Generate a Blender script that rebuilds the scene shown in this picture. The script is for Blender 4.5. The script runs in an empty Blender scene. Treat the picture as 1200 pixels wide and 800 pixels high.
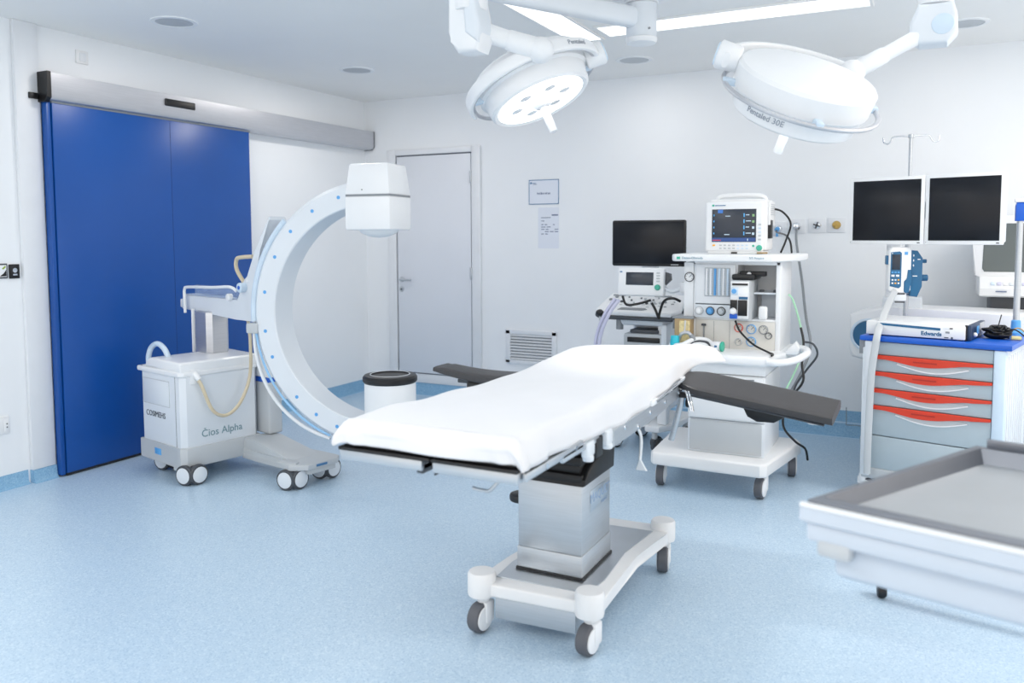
import bpy, bmesh, math, random
from mathutils import Vector, Matrix, Euler
random.seed(7)
SC = bpy.context.scene
COL = SC.collection
PI = math.pi
def R(d): return math.radians(d)
def lin(c):
    c = c / 255.0
    return c / 12.92 if c <= 0.04045 else ((c + 0.055) / 1.055) ** 2.4
# ------------------------------------------------------------------ materials
MATS = {}
def mat(name, rgb, rough=0.5, metal=0.0, var=0.03, scale=12.0, bump=0.0, emit=0.0, alpha=1.0, coat=0.0, trans=0.0, aniso=False, spec=0.5):
    if name in MATS: return MATS[name]
    m = bpy.data.materials.new(name); m.use_nodes = True
    nt = m.node_tree; N = nt.nodes; L = nt.links
    b = N['Principled BSDF']
    base = tuple(lin(v) for v in rgb)
    tc = N.new('ShaderNodeTexCoord'); mp = N.new('ShaderNodeMapping'); nz = N.new('ShaderNodeTexNoise')
    nz.inputs['Scale'].default_value = scale; nz.inputs['Detail'].default_value = 3
    if aniso: mp.inputs['Scale'].default_value = (1, 1, 30)
    L.new(tc.outputs['Object'], mp.inputs['Vector']); L.new(mp.outputs['Vector'], nz.inputs['Vector'])
    rp = N.new('ShaderNodeValToRGB')
    rp.color_ramp.elements[0].position = 0.3; rp.color_ramp.elements[1].position = 0.7
    rp.color_ramp.elements[0].color = tuple(v * (1 - var) for v in base) + (1,)
    rp.color_ramp.elements[1].color = tuple(min(1, v * (1 + var)) for v in base) + (1,)
    L.new(nz.outputs['Fac'], rp.inputs['Fac']); L.new(rp.outputs['Color'], b.inputs['Base Color'])
    b.inputs['Roughness'].default_value = rough; b.inputs['Metallic'].default_value = metal
    b.inputs['Specular IOR Level'].default_value = spec
    if coat: b.inputs['Coat Weight'].default_value = coat; b.inputs['Coat Roughness'].default_value = 0.1
    if emit: b.inputs['Emission Color'].default_value = base + (1,); b.inputs['Emission Strength'].default_value = emit
    if trans: b.inputs['Transmission Weight'].default_value = trans
    if alpha < 1: b.inputs['Alpha'].default_value = alpha
    if bump:
        bp = N.new('ShaderNodeBump'); bp.inputs['Strength'].default_value = bump; bp.inputs['Distance'].default_value = 0.002
        nb = N.new('ShaderNodeTexNoise'); nb.inputs['Scale'].default_value = scale * 12
        L.new(tc.outputs['Object'], nb.inputs['Vector']); L.new(nb.outputs['Fac'], bp.inputs['Height']); L.new(bp.outputs['Normal'], b.inputs['Normal'])
    MATS[name] = m
    return m

def vinyl(name, base, chipd, chipl, rough):
    m = bpy.data.materials.new(name); m.use_nodes = True
    nt = m.node_tree; N = nt.nodes; L = nt.links; b = N['Principled BSDF']
    tc = N.new('ShaderNodeTexCoord')
    v1 = N.new('ShaderNodeTexVoronoi'); v1.inputs['Scale'].default_value = 210
    v2 = N.new('ShaderNodeTexVoronoi'); v2.inputs['Scale'].default_value = 150
    n1 = N.new('ShaderNodeTexNoise'); n1.inputs['Scale'].default_value = 40; n1.inputs['Detail'].default_value = 4
    for n in (v1, v2, n1): L.new(tc.outputs['Object'], n.inputs['Vector'])
    def sep(v):
        s = N.new('ShaderNodeSeparateColor'); L.new(v.outputs['Color'], s.inputs['Color']); return s.outputs['Red']
    def step(sock, a, c):
        r = N.new('ShaderNodeValToRGB'); r.color_ramp.elements[0].position = a; r.color_ramp.elements[1].position = c
        L.new(sock, r.inputs['Fac']); return r.outputs['Color']
    mx0 = N.new('ShaderNodeMixRGB'); L.new(n1.outputs['Fac'], mx0.inputs['Fac'])
    mx0.inputs[1].default_value = tuple(lin(v) * 0.96 for v in base) + (1,); mx0.inputs[2].default_value = tuple(lin(v) * 1.04 for v in base) + (1,)
    mx1 = N.new('ShaderNodeMixRGB'); L.new(step(sep(v1), 0.80, 0.84), mx1.inputs['Fac']); L.new(mx0.outputs[0], mx1.inputs[1])
    mx1.inputs[2].default_value = tuple(lin(v) for v in chipd) + (1,)
    mx2 = N.new('ShaderNodeMixRGB'); L.new(step(sep(v2), 0.82, 0.86), mx2.inputs['Fac']); L.new(mx1.outputs[0], mx2.inputs[1])
    mx2.inputs[2].default_value = tuple(lin(v) for v in chipl) + (1,)
    L.new(mx2.outputs[0], b.inputs['Base Color']); b.inputs['Roughness'].default_value = rough
    n2 = N.new('ShaderNodeTexNoise'); n2.inputs['Scale'].default_value = 60; L.new(tc.outputs['Object'], n2.inputs['Vector'])
    bp = N.new('ShaderNodeBump'); bp.inputs['Strength'].default_value = 0.12; bp.inputs['Distance'].default_value = 0.002
    L.new(n2.outputs['Fac'], bp.inputs['Height']); L.new(bp.outputs['Normal'], b.inputs['Normal'])
    MATS[name] = m
    return m

WALL = mat('wall_paint', (238, 241, 244), 0.55, var=0.012, scale=2.0, bump=0.05)
CEIL = mat('ceiling_paint', (244, 243, 241), 0.7, var=0.01, scale=2.0)
FLOOR = vinyl('floor_vinyl', (184, 207, 226), (164, 192, 215), (197, 217, 233), 0.33)
SKIRT = vinyl('skirting_vinyl', (138, 182, 213), (122, 168, 204), (152, 192, 219), 0.42)
WELD = mat('weld_bead', (190, 215, 235), 0.4)
BLUE = mat('door_blue', (12, 78, 158), 0.33, var=0.03, scale=3)
BLUEDK = mat('door_blue_edge', (8, 40, 95), 0.4)
DOORW = mat('door_laminate', (222, 226, 233), 0.45, var=0.01, scale=3)
FRAMEW = mat('frame_white', (228, 231, 235), 0.4, var=0.01)
GAP = mat('shadow_gap_rubber', (88, 94, 108), 0.8)
ALU = mat('brushed_aluminium', (205, 206, 210), 0.46, 0.9, var=0.04, scale=8, aniso=True)
STEEL = mat('stainless_steel', (200, 205, 210), 0.28, 0.95, var=0.04, scale=6, aniso=True)
STEELR = mat('satin_steel', (196, 201, 206), 0.42, 0.85, var=0.04, scale=6, aniso=True)
CHROME = mat('chrome', (225, 228, 232), 0.12, 1.0, var=0.01)
BLACK = mat('black_plastic', (16, 17, 20), 0.4, var=0.08)
BLACKP = mat('black_upholstery', (60, 59, 61), 0.48, var=0.06, scale=30, bump=0.25)
BELLOW = mat('black_bellows', (14, 15, 18), 0.5)
RUBBER = mat('grey_rubber', (92, 94, 100), 0.6)
DARKR = mat('dark_rubber', (36, 38, 42), 0.6)
WPLAS = mat('white_plastic', (236, 238, 240), 0.32, var=0.012, scale=4)
WPLAS2 = mat('cool_white_plastic', (222, 228, 234), 0.35, var=0.012, scale=4)
CREAM = mat('warm_white_plastic', (234, 235, 236), 0.35, var=0.015, scale=4)
GREYP = mat('light_grey_plastic', (190, 195, 199), 0.42, var=0.02, scale=4)
MIDG = mat('mid_grey_plastic', (140, 145, 150), 0.45, var=0.02)
DKG = mat('dark_grey_plastic', (70, 74, 80), 0.45, var=0.03)
SHEET = mat('white_cotton', (227, 228, 231), 0.85, var=0.012, scale=6, bump=0.15, spec=0.2)
SCREEN = mat('dark_screen', (17, 21, 29), 0.25, var=0.05, scale=2, spec=.28)
SCREENB = mat('blue_black_screen', (38, 48, 62), 0.25, var=0.05)
SCREENG = mat('grey_green_screen', (98, 106, 106), 0.25, var=0.05, scale=2)
CLEAR = mat('clear_plastic', (190, 210, 235), 0.1, trans=0.0, alpha=0.35)
BLUEP = mat('bright_blue_plastic', (22, 92, 196), 0.35)
BLUEL = mat('pale_blue_plastic', (206, 223, 238), 0.3)
BLUEM = mat('sky_blue_plastic', (92, 165, 225), 0.35)
TEALB = mat('teal_blue_plastic', (32, 98, 140), 0.35)
TEAL = mat('turquoise_plastic', (40, 190, 210), 0.35)
GREEN = mat('green_plastic', (60, 175, 150), 0.35)
GREENT = mat('pale_green_tube', (175, 225, 190), 0.35)
ORANGE = mat('amber_plastic', (245, 180, 60), 0.4)
RED = mat('red_drawer_plastic', (214, 62, 38), 0.38)
DRAWG = mat('drawer_grey', (172, 186, 194), 0.42, var=0.02)
BEIGE = mat('beige_tube', (214, 200, 172), 0.4)
LILAC = mat('lilac_tube', (206, 206, 228), 0.35)
YELL = mat('yellow_absorbent', (232, 214, 160), 0.6, var=0.15, scale=60)
TAN = mat('tan_plastic', (176, 150, 110), 0.45)
BRASS = mat('brass', (190, 160, 95), 0.3, 0.9)
INK = mat('print_grey', (110, 122, 150), 0.7)
INKL = mat('print_pale_blue', (150, 172, 200), 0.6)
INKG = mat('print_pale_grey', (150, 158, 170), 0.6)
INKT = mat('print_pale_teal', (120, 160, 178), 0.6)
INKD = mat('print_dark', (70, 80, 92), 0.6)
INKB = mat('print_blue', (70, 120, 165), 0.6)
PAPER = mat('paper', (226, 231, 241), 0.8, var=0.008)
LIGHT = mat('luminous_panel', (255, 255, 255), 0.5, emit=1.3)
LENS = mat('lit_lens', (255, 253, 248), 0.3, emit=3.0)
GLASSY = mat('downlight_glass', (176, 182, 188), 0.3, var=0.02)
RIMST = mat('rim_steel', (138, 142, 150), 0.35, 0.8)
APRON = mat('apron_white', (200, 209, 220), 0.5, var=.01)
TRAYST = mat('tray_steel', (176, 180, 184), 0.42, 0.3, var=.04, scale=5)

# ------------------------------------------------------------------ mesh builder
class B:
    def __init__(s): s.bm = bmesh.new(); s.mats = []; s.M = Matrix.Identity(4)
    def mi(s, m):
        if m not in s.mats: s.mats.append(m)
        return s.mats.index(m)
    def _fin(s, verts, faces, m, M=None):
        i = s.mi(m)
        for f in faces: f.material_index = i
        T = s.M @ M if M is not None else s.M
        for v in verts: v.co = T @ v.co
    def box(s, c, size, m, bev=0.0, seg=2, rot=(0, 0, 0), taper=(1, 1)):
        f0 = set(s.bm.faces)
        r = bmesh.ops.create_cube(s.bm, size=1.0)
        for v in r['verts']:
            tx, ty = taper if v.co.z > 0 else (1, 1)
            v.co = Vector((v.co.x * size[0] * tx, v.co.y * size[1] * ty, v.co.z * size[2]))
        if bev > 0:
            ed = list({e for v in r['verts'] for e in v.link_edges})
            bmesh.ops.bevel(s.bm, geom=ed, offset=min(bev, min(size) * 0.49), segments=seg, affect='EDGES', profile=0.5)
        fs = [f for f in s.bm.faces if f not in f0]
        vs = {v for f in fs for v in f.verts}
        s._fin(vs, fs, m, Matrix.Translation(c) @ Euler([R(a) for a in rot]).to_matrix().to_4x4())
        return s
    def bb(s, x0, x1, y0, y1, z0, z1, m, bev=0.0, seg=2):
        return s.box(((x0 + x1) / 2, (y0 + y1) / 2, (z0 + z1) / 2), (abs(x1 - x0), abs(y1 - y0), abs(z1 - z0)), m, bev, seg)
    def lathe(s, prof, m, p=(0, 0, 0), d=(0, 0, 1), n=32, sx=1.0, sy=1.0):
        q = Vector(d).normalized().to_track_quat('Z', 'Y').to_matrix().to_4x4()
        rings = []
        for r, z in prof:
            if r < 1e-6: rings.append([s.bm.verts.new((0, 0, z))])
            else: rings.append([s.bm.verts.new((r * sx * math.cos(2 * PI * k / n), r * sy * math.sin(2 * PI * k / n), z)) for k in range(n)])
        fs = []
        for a, b in zip(rings, rings[1:]):
            for k in range(n):
                k2 = (k + 1) % n
                if len(a) == 1 and len(b) == 1: continue
                if len(a) == 1: vs = (a[0], b[k2], b[k])
                elif len(b) == 1: vs = (a[k], a[k2], b[0])
                else: vs = (a[k], a[k2], b[k2], b[k])
                fs.append(s.bm.faces.new(vs))
        s._fin([v for r in rings for v in r], fs, m, Matrix.Translation(p) @ q)
        return s
    def cyl(s, p0, p1, r, m, r2=None, n=24, bev=0.0):
        p0 = Vector(p0); p1 = Vector(p1); L = (p1 - p0).length; r2 = r if r2 is None else r2
        if bev: pr = [(0, 0), (r - bev, 0), (r - bev * 0.3, bev * 0.3), (r, bev), (r2, L - bev), (r2 - bev * 0.3, L - bev * 0.3), (r2 - bev, L), (0, L)]
        else: pr = [(0, 0), (r, 0), (r2, L), (0, L)]
        return s.lathe(pr, m, p0, p1 - p0, n)
    def tube(s, pts, r, m, n=10, closed=False, sub=6, flat=1.0, up=None):
        P = [Vector(p) for p in pts]
        if sub > 1 and len(P) > 2:
            Q = []; cnt = len(P); rng = range(cnt if closed else cnt - 1)
            for i in rng:
                if closed: a, b, c, d = P[(i - 1) % cnt], P[i], P[(i + 1) % cnt], P[(i + 2) % cnt]
                else: a, b, c, d = P[max(i - 1, 0)], P[i], P[i + 1], P[min(i + 2, cnt - 1)]
                for k in range(sub):
                    t = k / sub
                    Q.append(0.5 * ((2 * b) + (c - a) * t + (2 * a - 5 * b + 4 * c - d) * t * t + (3 * b - a - 3 * c + d) * t ** 3))
            if not closed: Q.append(P[-1])
            P = Q
        cnt = len(P); rings = []; nv = None
        for i, p in enumerate(P):
            if closed: t = P[(i + 1) % cnt] - P[i - 1]
            else: t = P[min(i + 1, cnt - 1)] - P[max(i - 1, 0)]
            t.normalize()
            if up is not None: nv = Vector(up)
            elif nv is None: nv = Vector((0, 0, 1)) if abs(t.z) < 0.9 else Vector((1, 0, 0))
            nv = (nv - t * nv.dot(t)).normalized(); bv = t.cross(nv)
            rr = r[min(len(r) - 1, int(i * len(r) / cnt))] if isinstance(r, (list, tuple)) else r
            rings.append([s.bm.verts.new(p + nv * (rr * math.cos(2 * PI * k / n)) + bv * (rr * flat * math.sin(2 * PI * k / n))) for k in range(n)])
        fs = []
        for i in range(cnt if closed else cnt - 1):
            a, b = rings[i], rings[(i + 1) % cnt]
            for k in range(n): fs.append(s.bm.faces.new((a[k], a[(k + 1) % n], b[(k + 1) % n], b[k])))
        if not closed:
            fs.append(s.bm.faces.new(rings[0][::-1])); fs.append(s.bm.faces.new(rings[-1]))
        s._fin([v for q in rings for v in q], fs, m)
        return s
    def prism(s, poly, h0, h1, m, plane='xy', bev=0.0, seg=2):
        # poly in (a,b); extruded along the third axis from h0 to h1
        f = {'xy': lambda a, b, h: (a, b, h), 'xz': lambda a, b, h: (a, h, b), 'yz': lambda a, b, h: (h, a, b)}[plane]
        f0 = set(s.bm.faces)
        lo = [s.bm.verts.new(f(a, b, h0)) for a, b in poly]; hi = [s.bm.verts.new(f(a, b, h1)) for a, b in poly]
        n = len(poly); fs = [s.bm.faces.new(lo), s.bm.faces.new(hi)]
        for k in range(n): fs.append(s.bm.faces.new((lo[k], lo[(k + 1) % n], hi[(k + 1) % n], hi[k])))
        if bev:
            ed = list({e for g in fs[:2] for e in g.edges})
            bmesh.ops.bevel(s.bm, geom=ed, offset=bev, segments=seg, affect='EDGES', profile=0.5)
        fs = [g for g in s.bm.faces if g not in f0]
        bmesh.ops.recalc_face_normals(s.bm, faces=fs)
        s._fin({v for g in fs for v in g.verts}, fs, m)
        return s
    def sphere(s, c, r, m, sc=(1, 1, 1), n=20):
        pr = [(r * math.sin(PI * k / 12), -r * math.cos(PI * k / 12)) for k in range(13)]
        pr[0] = (0, -r); pr[-1] = (0, r)
        f0 = set(s.bm.verts)
        M0 = s.M; s.M = M0 @ Matrix.Translation(c) @ Matrix.Diagonal((sc[0], sc[1], sc[2], 1)); s.lathe(pr, m, n=n); s.M = M0
        return s
    def grid(s, rows, m, closed_u=False):
        V = [[s.bm.verts.new(p) for p in r] for r in rows]; fs = []
        for a, b in zip(V, V[1:]):
            n = len(a)
            for k in range(n if closed_u else n - 1):
                fs.append(s.bm.faces.new((a[k], a[(k + 1) % n], b[(k + 1) % n], b[k])))
        s._fin([v for r in V for v in r], fs, m)
        return s

def obj(name, b, parent=None, label=None, off=None, sharp=32, fix=True):
    if fix: bmesh.ops.recalc_face_normals(b.bm, faces=b.bm.faces[:])
    if parent is not None and off is None: off = parent.get('_off')
    if off is not None:
        o = Vector(off)
        for v in b.bm.verts: v.co -= o
    me = bpy.data.meshes.new(name); b.bm.to_mesh(me); b.bm.free()
    for m in b.mats: me.materials.append(m)
    me.polygons.foreach_set('use_smooth', [True] * len(me.polygons))
    me.set_sharp_from_angle(angle=R(sharp))
    o = bpy.data.objects.new(name, me); COL.objects.link(o)
    if parent is not None: o.parent = parent
    if label: o['label'] = label
    if parent is not None and parent.get('_off') is not None: o['_off'] = parent['_off']
    return o
def each(name, b, parent, label=None, sharp=32):
    """one part for every loose piece of the builder"""
    bm = b.bm; bm.verts.ensure_lookup_table(); seen = set(); out = []
    comps = []
    for v in bm.verts:
        if v in seen: continue
        st = [v]; seen.add(v); comp = []
        while st:
            q = st.pop(); comp.append(q)
            for e in q.link_edges:
                w = e.other_vert(q)
                if w not in seen: seen.add(w); st.append(w)
        comps.append(comp)
    for comp in comps:
        nb = B(); nb.mats = list(b.mats); mp = {v: nb.bm.verts.new(v.co) for v in comp}
        used = []
        for f in {f for v in comp for f in v.link_faces}:
            g = nb.bm.faces.new([mp[v] for v in f.verts]); m = b.mats[f.material_index]
            if m not in used: used.append(m)
            g.material_index = used.index(m)
        nb.mats = used; out.append(obj(name, nb, parent, label, sharp=sharp))
    bm.free(); return out
def thing(name, label, cat, loc=(0, 0, 0), rotz=0, group=None, world=False):
    o = bpy.data.objects.new(name, None); COL.objects.link(o); o.empty_display_size = 0.1
    o.location = loc; o.rotation_euler = (0, 0, R(rotz)); o['label'] = label; o['category'] = cat
    if group: o['group'] = group
    if world: o['_off'] = list(loc)
    return o
def tag(o, label, cat, group=None):
    o['label'] = label; o['category'] = cat
    if group: o['group'] = group
    return o
def recenter(o, p):
    p = Vector(p)
    for v in o.data.vertices: v.co -= p
    o.location = p; return o
def struct(name, b, parent=None):
    o = obj(name, b, parent)
    if parent is None: o['kind'] = 'structure'
    return o
def text_part(s, size, M, m, parent, depth=0.0008, bend=None, name='lettering', label=None, shear=0.0, bold=0.0):
    cu = bpy.data.curves.new('t', 'FONT'); cu.body = s; cu.size = size; cu.align_x = 'CENTER'; cu.align_y = 'CENTER'
    cu.extrude = depth; cu.shear = shear; cu.offset = bold; cu.resolution_u = 3
    t = bpy.data.objects.new('t', cu); COL.objects.link(t)
    dg = bpy.context.evaluated_depsgraph_get(); dg.update()
    me = bpy.data.meshes.new_from_object(t.evaluated_get(dg))
    b = B(); b.bm.from_mesh(me); bpy.data.meshes.remove(me); bpy.data.objects.remove(t); bpy.data.curves.remove(cu)
    b.mats = [m]
    for f in b.bm.faces: f.material_index = 0
    for v in b.bm.verts:
        if bend:
            a = v.co.x / bend; v.co = Vector(((bend + v.co.z) * math.sin(a), v.co.y, (bend + v.co.z) * math.cos(a) - bend))
        v.co = M @ v.co
    return obj(name, b, parent, label, fix=False)
def frame(p, right, up):
    r = Vector(right).normalized(); u = Vector(up); u = (u - r * u.dot(r)).normalized(); n = r.cross(u)
    return Matrix.Translation(p) @ Matrix((r, u, n)).transposed().to_4x4()
def single_caster(parent, x, y, top, r=0.055, w=0.032, ang=0.0, hub=WPLAS, tyre=RUBBER, housing=WPLAS):
    """post + side cheek as the part, wheel as sub-part; ang = heading of the wheel axis"""
    a = R(ang); ax = Vector((math.cos(a), math.sin(a), 0)); tr = Vector((-math.sin(a), math.cos(a), 0))
    b = B(); c = Vector((x, y, 0)); k = c - tr * 0.012 + Vector((0, 0, r))
    b.cyl(c + tr * .012 + Vector((0, 0, r * 1.6)), c + tr * .012 + Vector((0, 0, top)), 0.026, housing, n=20, bev=.003)
    b.box(c + ax * (w * .5) + tr * .012 + Vector((0, 0, r * 1.35)), (w * .5, r * .95, r * 1.5), housing, w * .2, 2, (0, 0, ang))
    b.box(c + tr * r * .55 + Vector((0, 0, r * 1.6)), (w * 1.3, r * .6, r * .9), housing, w * .25, 2, (0, 0, ang))
    b.cyl(k + ax * (w * 0.48), k + ax * (w * 0.5 + 0.006), r * 0.8, hub, n=28, bev=0.002)
    b.cyl(k - ax * (w * 0.48), k - ax * (w * 0.5 + 0.004), r * 0.8, hub, n=28, bev=0.002)
    f = obj('caster', b, parent)
    q = B(); prof = [(r * 0.55, -w / 2), (r * 0.93, -w / 2), (r, -w / 2 + 0.006), (r, w / 2 - 0.006), (r * 0.93, w / 2), (r * 0.55, w / 2), (r * 0.55, -w / 2)]
    q.lathe(prof, tyre, k, ax, 32); obj('wheel', q, f)
    return f
def twin_caster(parent, x, y, top, r=0.06, ang=0.0, hub=WPLAS2, tyre=DKG, housing=GREYP, w=0.03, splay=38):
    """two wheels toed apart about a common fork; ang = heading of the pair's outward axis"""
    c = Vector((x, y, 0)); b = B()
    b.cyl(c + Vector((0, 0, r)), c + Vector((0, 0, top)), 0.02, housing, n=16); b.box(c + Vector((0, 0, r * 1.1)), (.05, .05, r * 1.5), DKG, .012, 2, (0, 0, ang))
    f = obj('caster', b, parent)
    for sg in (-1, 1):
        a = R(ang + sg * splay); ax = Vector((math.cos(a), math.sin(a), 0)); k = c + ax * .034 + Vector((0, 0, r)) + Vector((-math.sin(R(ang)), math.cos(R(ang)), 0)) * sg * .018
        q = B(); q.lathe([(0, -w / 2), (r * 0.9, -w / 2), (r, -w / 2 + 0.006), (r, w / 2 - 0.006), (r * 0.92, w / 2), (0, w / 2)], tyre, k, ax, 28)
        q.cyl(k + ax * (w / 2), k + ax * (w / 2 + 0.004), r * 0.78, hub, n=28, bev=0.0015)
        obj('wheel', q, f)
    return f
# ------------------------------------------------------------------ the room
XL, YB, CH = -4.872, 6.5, 2.785
XR, YF = 3.3, -2.6
struct('floor', B().bb(XL - .1, XR + .1, YF, YB + .1, -.1, 0, FLOOR))
struct('ceiling', B().bb(XL - .1, XR + .1, YF, YB + .1, CH, CH + .1, CEIL))
struct('wall_left', B().bb(XL - .1, XL, YF, YB + .1, 0, CH, WALL))
struct('wall_back', B().bb(XL, XR, YB, YB + .1, 0, CH, WALL))
struct('wall_right', B().bb(XR, XR + .1, YF, YB + .1, 0, .12, WALL))
struct('wall_front', B().bb(XL, XR, YF - .1, YF, 0, .12, WALL))
def cove_x(b, x0, x1, h, m):
    b.prism([(YB, 0), (YB - .03, 0), (YB - .012, .008), (YB - .006, .025), (YB - .004, h), (YB, h)], x0, x1, m, 'yz')
b = B(); cove_x(b, XL, -4.6, .115, SKIRT); cove_x(b, -3.59, -2.9, .115, SKIRT); cove_x(b, -4.6, -3.59, .113, SKIRT)
cove_x(b, -2.9, XR, .197, SKIRT)
b.bb(-2.9, XR, YB - .0075, YB - .003, .1, .112, WELD)
b.bb(XL + .03, XR, YB - .046, YB - .03, 0, .0025, WELD)
struct('baseboard_back', b)
def cove_y(b, y0, y1, h, m):
    b.prism([(XL, 0), (XL + .03, 0), (XL + .012, .008), (XL + .006, .025), (XL + .004, h), (XL, h)], y0, y1, m, 'xz')
b = B(); cove_y(b, YF, 3.06, .085, SKIRT); cove_y(b, 4.92, YB - .03, .112, SKIRT)
b.prism([(XL, 0), (XL + .06, 0), (XL + .046, .008), (XL + .038, .025), (XL + .036, .08), (XL, .08)], 3.075, 3.225, SKIRT, 'xz')
b.bb(XL + .03, XL + .044, 4.92, YB - .03, 0, .0025, WELD)
struct('baseboard_left', b)
b = B(); b.bb(XL, XL + .03, 3.075, 3.225, .08, CH, FRAMEW, .004)
struct('trim_1', b)
# blue sliding door hung in front of the wall
d1 = B(); d1.bb(-4.835, -4.79, 3.262, 4.895, .02, 2.325, BLUE, .003)
d1.bb(-4.7905, -4.7896, 4.135, 4.138, .03, 2.32, BLUEDK)
d1 = struct('door_1', d1); 
obj('edge_profile', B().bb(-4.842, -4.796, 3.228, 3.256, .012, 2.325, BLUE, .003), d1)
obj('bottom_seal', B().bb(-4.83, -4.795, 3.262, 4.895, .004, .02, DARKR), d1)
# white hinged door in the back wall
d2 = B(); d2.bb(-4.492, -3.692, YB - .022, YB - .002, .212, 2.244, DOORW, .002); d2 = struct('door_2', d2)
b = B()
for x0, x1 in ((-4.6, -4.505), (-3.682, -3.592)): b.bb(x0, x1, YB - .03, YB, .115, 2.31, FRAMEW, .006)
b.bb(-4.505, -3.682, YB - .029, YB, 2.256, 2.309, FRAMEW, .004); b.bb(-4.505, -3.682, YB - .012, YB, .115, .2, FRAMEW, .003)
b.bb(-4.505, -3.682, YB - .0035, YB - .001, .2, 2.2555, GAP)
obj('door_frame', b, d2)
b = B(); b.cyl((-4.447, YB - .022, 1.092), (-4.447, YB - .03, 1.092), .026, STEELR, bev=.002); b.cyl((-4.447, YB - .03, 1.092), (-4.447, YB - .065, 1.092), .009, STEELR)
b.tube([(-4.447, YB - .065, 1.092), (-4.41, YB - .066, 1.092), (-4.32, YB - .062, 1.09)], .0095, STEELR); obj('handle', b, d2, 'satin steel lever handle')
b = B(); b.cyl((-4.452, YB - .022, 1.0), (-4.452, YB - .029, 1.0), .026, STEELR, bev=.002); b.cyl((-4.452, YB - .029, 1.0), (-4.452, YB - .034, 1.0), .009, DKG); obj('lock_rose', b, d2, 'round steel lock rose')
for z in (2.03, 1.16): obj('hinge', B().cyl((-3.688, YB - .03, z - .055), (-3.688, YB - .03, z + .055), .011, STEELR, bev=.002), d2, 'steel hinge')

# door operator header
t = thing('sliding_door_operator', 'long brushed aluminium header box running above the blue sliding door', 'door operator', (-4.81, 4.83, 2.4), world=True)
b = B(); b.prism([(-4.872, 2.327), (-4.785, 2.327), (-4.764, 2.335), (-4.755, 2.352), (-4.755, 2.494), (-4.872, 2.494)], 3.24, 6.483, ALU, 'xz', .001, 1); obj('casing', b, t)
b = B(); b.prism([(-4.872, 2.318), (-4.78, 2.318), (-4.751, 2.345), (-4.751, 2.5), (-4.872, 2.5)], 3.21, 3.24, BLACK, 'xz', .003, 1); obj('end_cap', b, t, 'black end cap')
b = B(); b.prism([(-4.872, 2.322), (-4.78, 2.322), (-4.753, 2.35), (-4.753, 2.496), (-4.872, 2.496)], 6.483, 6.492, DKG, 'xz', .002, 1); obj('end_cap', b, t, 'dark grey end cap')
obj('bracket', B().bb(-4.868, -4.83, 3.15, 3.21, 2.335, 2.372, BLACK, .004), t, 'black bracket')
b = B(); b.box((-4.751, 4.2, 2.436), (.016, .26, .05), BLACK, .007, 3); obj('motion_sensor', b, t, 'black motion sensor')
obj('guide_rail', B().bb(-4.83, -4.785, 3.26, 4.9, 2.318, 2.328, MIDG, .002), t, 'dark guide rail')

def plate_left(name, label, cat, y0, y1, z0, z1, m, extra):
    t = thing(name, label, cat, (XL, (y0 + y1) / 2, (z0 + z1) / 2), world=True)
    obj('plate', B().bb(XL, XL + .01, y0, y1, z0, z1, m, .003), t); extra(t); return t
plate_left('light_switch', 'square white rocker switch high on the wall above the door header', 'switch', 3.49, 3.575, 2.607, 2.69, CREAM,
    lambda t: obj('rocker', B().bb(XL + .008, XL + .015, 3.512, 3.556, 2.622, 2.676, FRAMEW, .003), t))
def sock(t):
    obj('insert', B().bb(XL + .008, XL + .013, 2.925, 2.952, .35, .422, CREAM, .002), t)
    for z in (.395, .375): obj('socket_hole', B().cyl((XL + .0125, 2.94, z), (XL + .0142, 2.94, z), .004, DKG), t)
plate_left('wall_socket', 'white wall socket low on the wall at the left edge of the picture', 'socket', 2.84, 2.958, .335, .44, CREAM, sock)
def key1(t):
    obj('key_face', B().bb(XL + .008, XL + .013, 3.006, 3.056, 1.265, 1.332, BLACK, .002), t)
    obj('symbol', B().lathe([(0, 0), (.014, 0), (.014, .003), (.010, .003), (.010, .001), (0, .001)], CHROME, (XL + .013, 3.03, 1.305), (1, 0, 0)), t)
    obj('symbol', B().bb(XL + .013, XL + .0155, 3.018, 3.043, 1.275, 1.284, CHROME), t)
plate_left('control_key_plate', 'small black control key plate with a silver symbol beside the blue door', 'wall control', 3.0, 3.062, 1.256, 1.341, BLACK, key1)
def key2(t):
    obj('picture', B().bb(XL + .009, XL + .0115, 2.93, 2.982, 1.268, 1.338, WPLAS, .001), t)
    b = B(); b.prism([(2.94, 1.272), (2.98, 1.272), (2.98, 1.31), (2.965, 1.29)], XL + .0113, XL + .0125, BLACK, 'yz'); obj('symbol', b, t)
    b = B(); b.prism([(2.955, 1.318), (2.975, 1.335), (2.978, 1.325), (2.962, 1.312)], XL + .0113, XL + .0125, mat('leaf_green_print', (150, 175, 60)), 'yz'); obj('symbol', b, t)
plate_left('control_sign_plate', 'small white pictogram plate cut by the left edge of the picture', 'wall control', 2.922, 2.99, 1.259, 1.347, DKG, key2)

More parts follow.
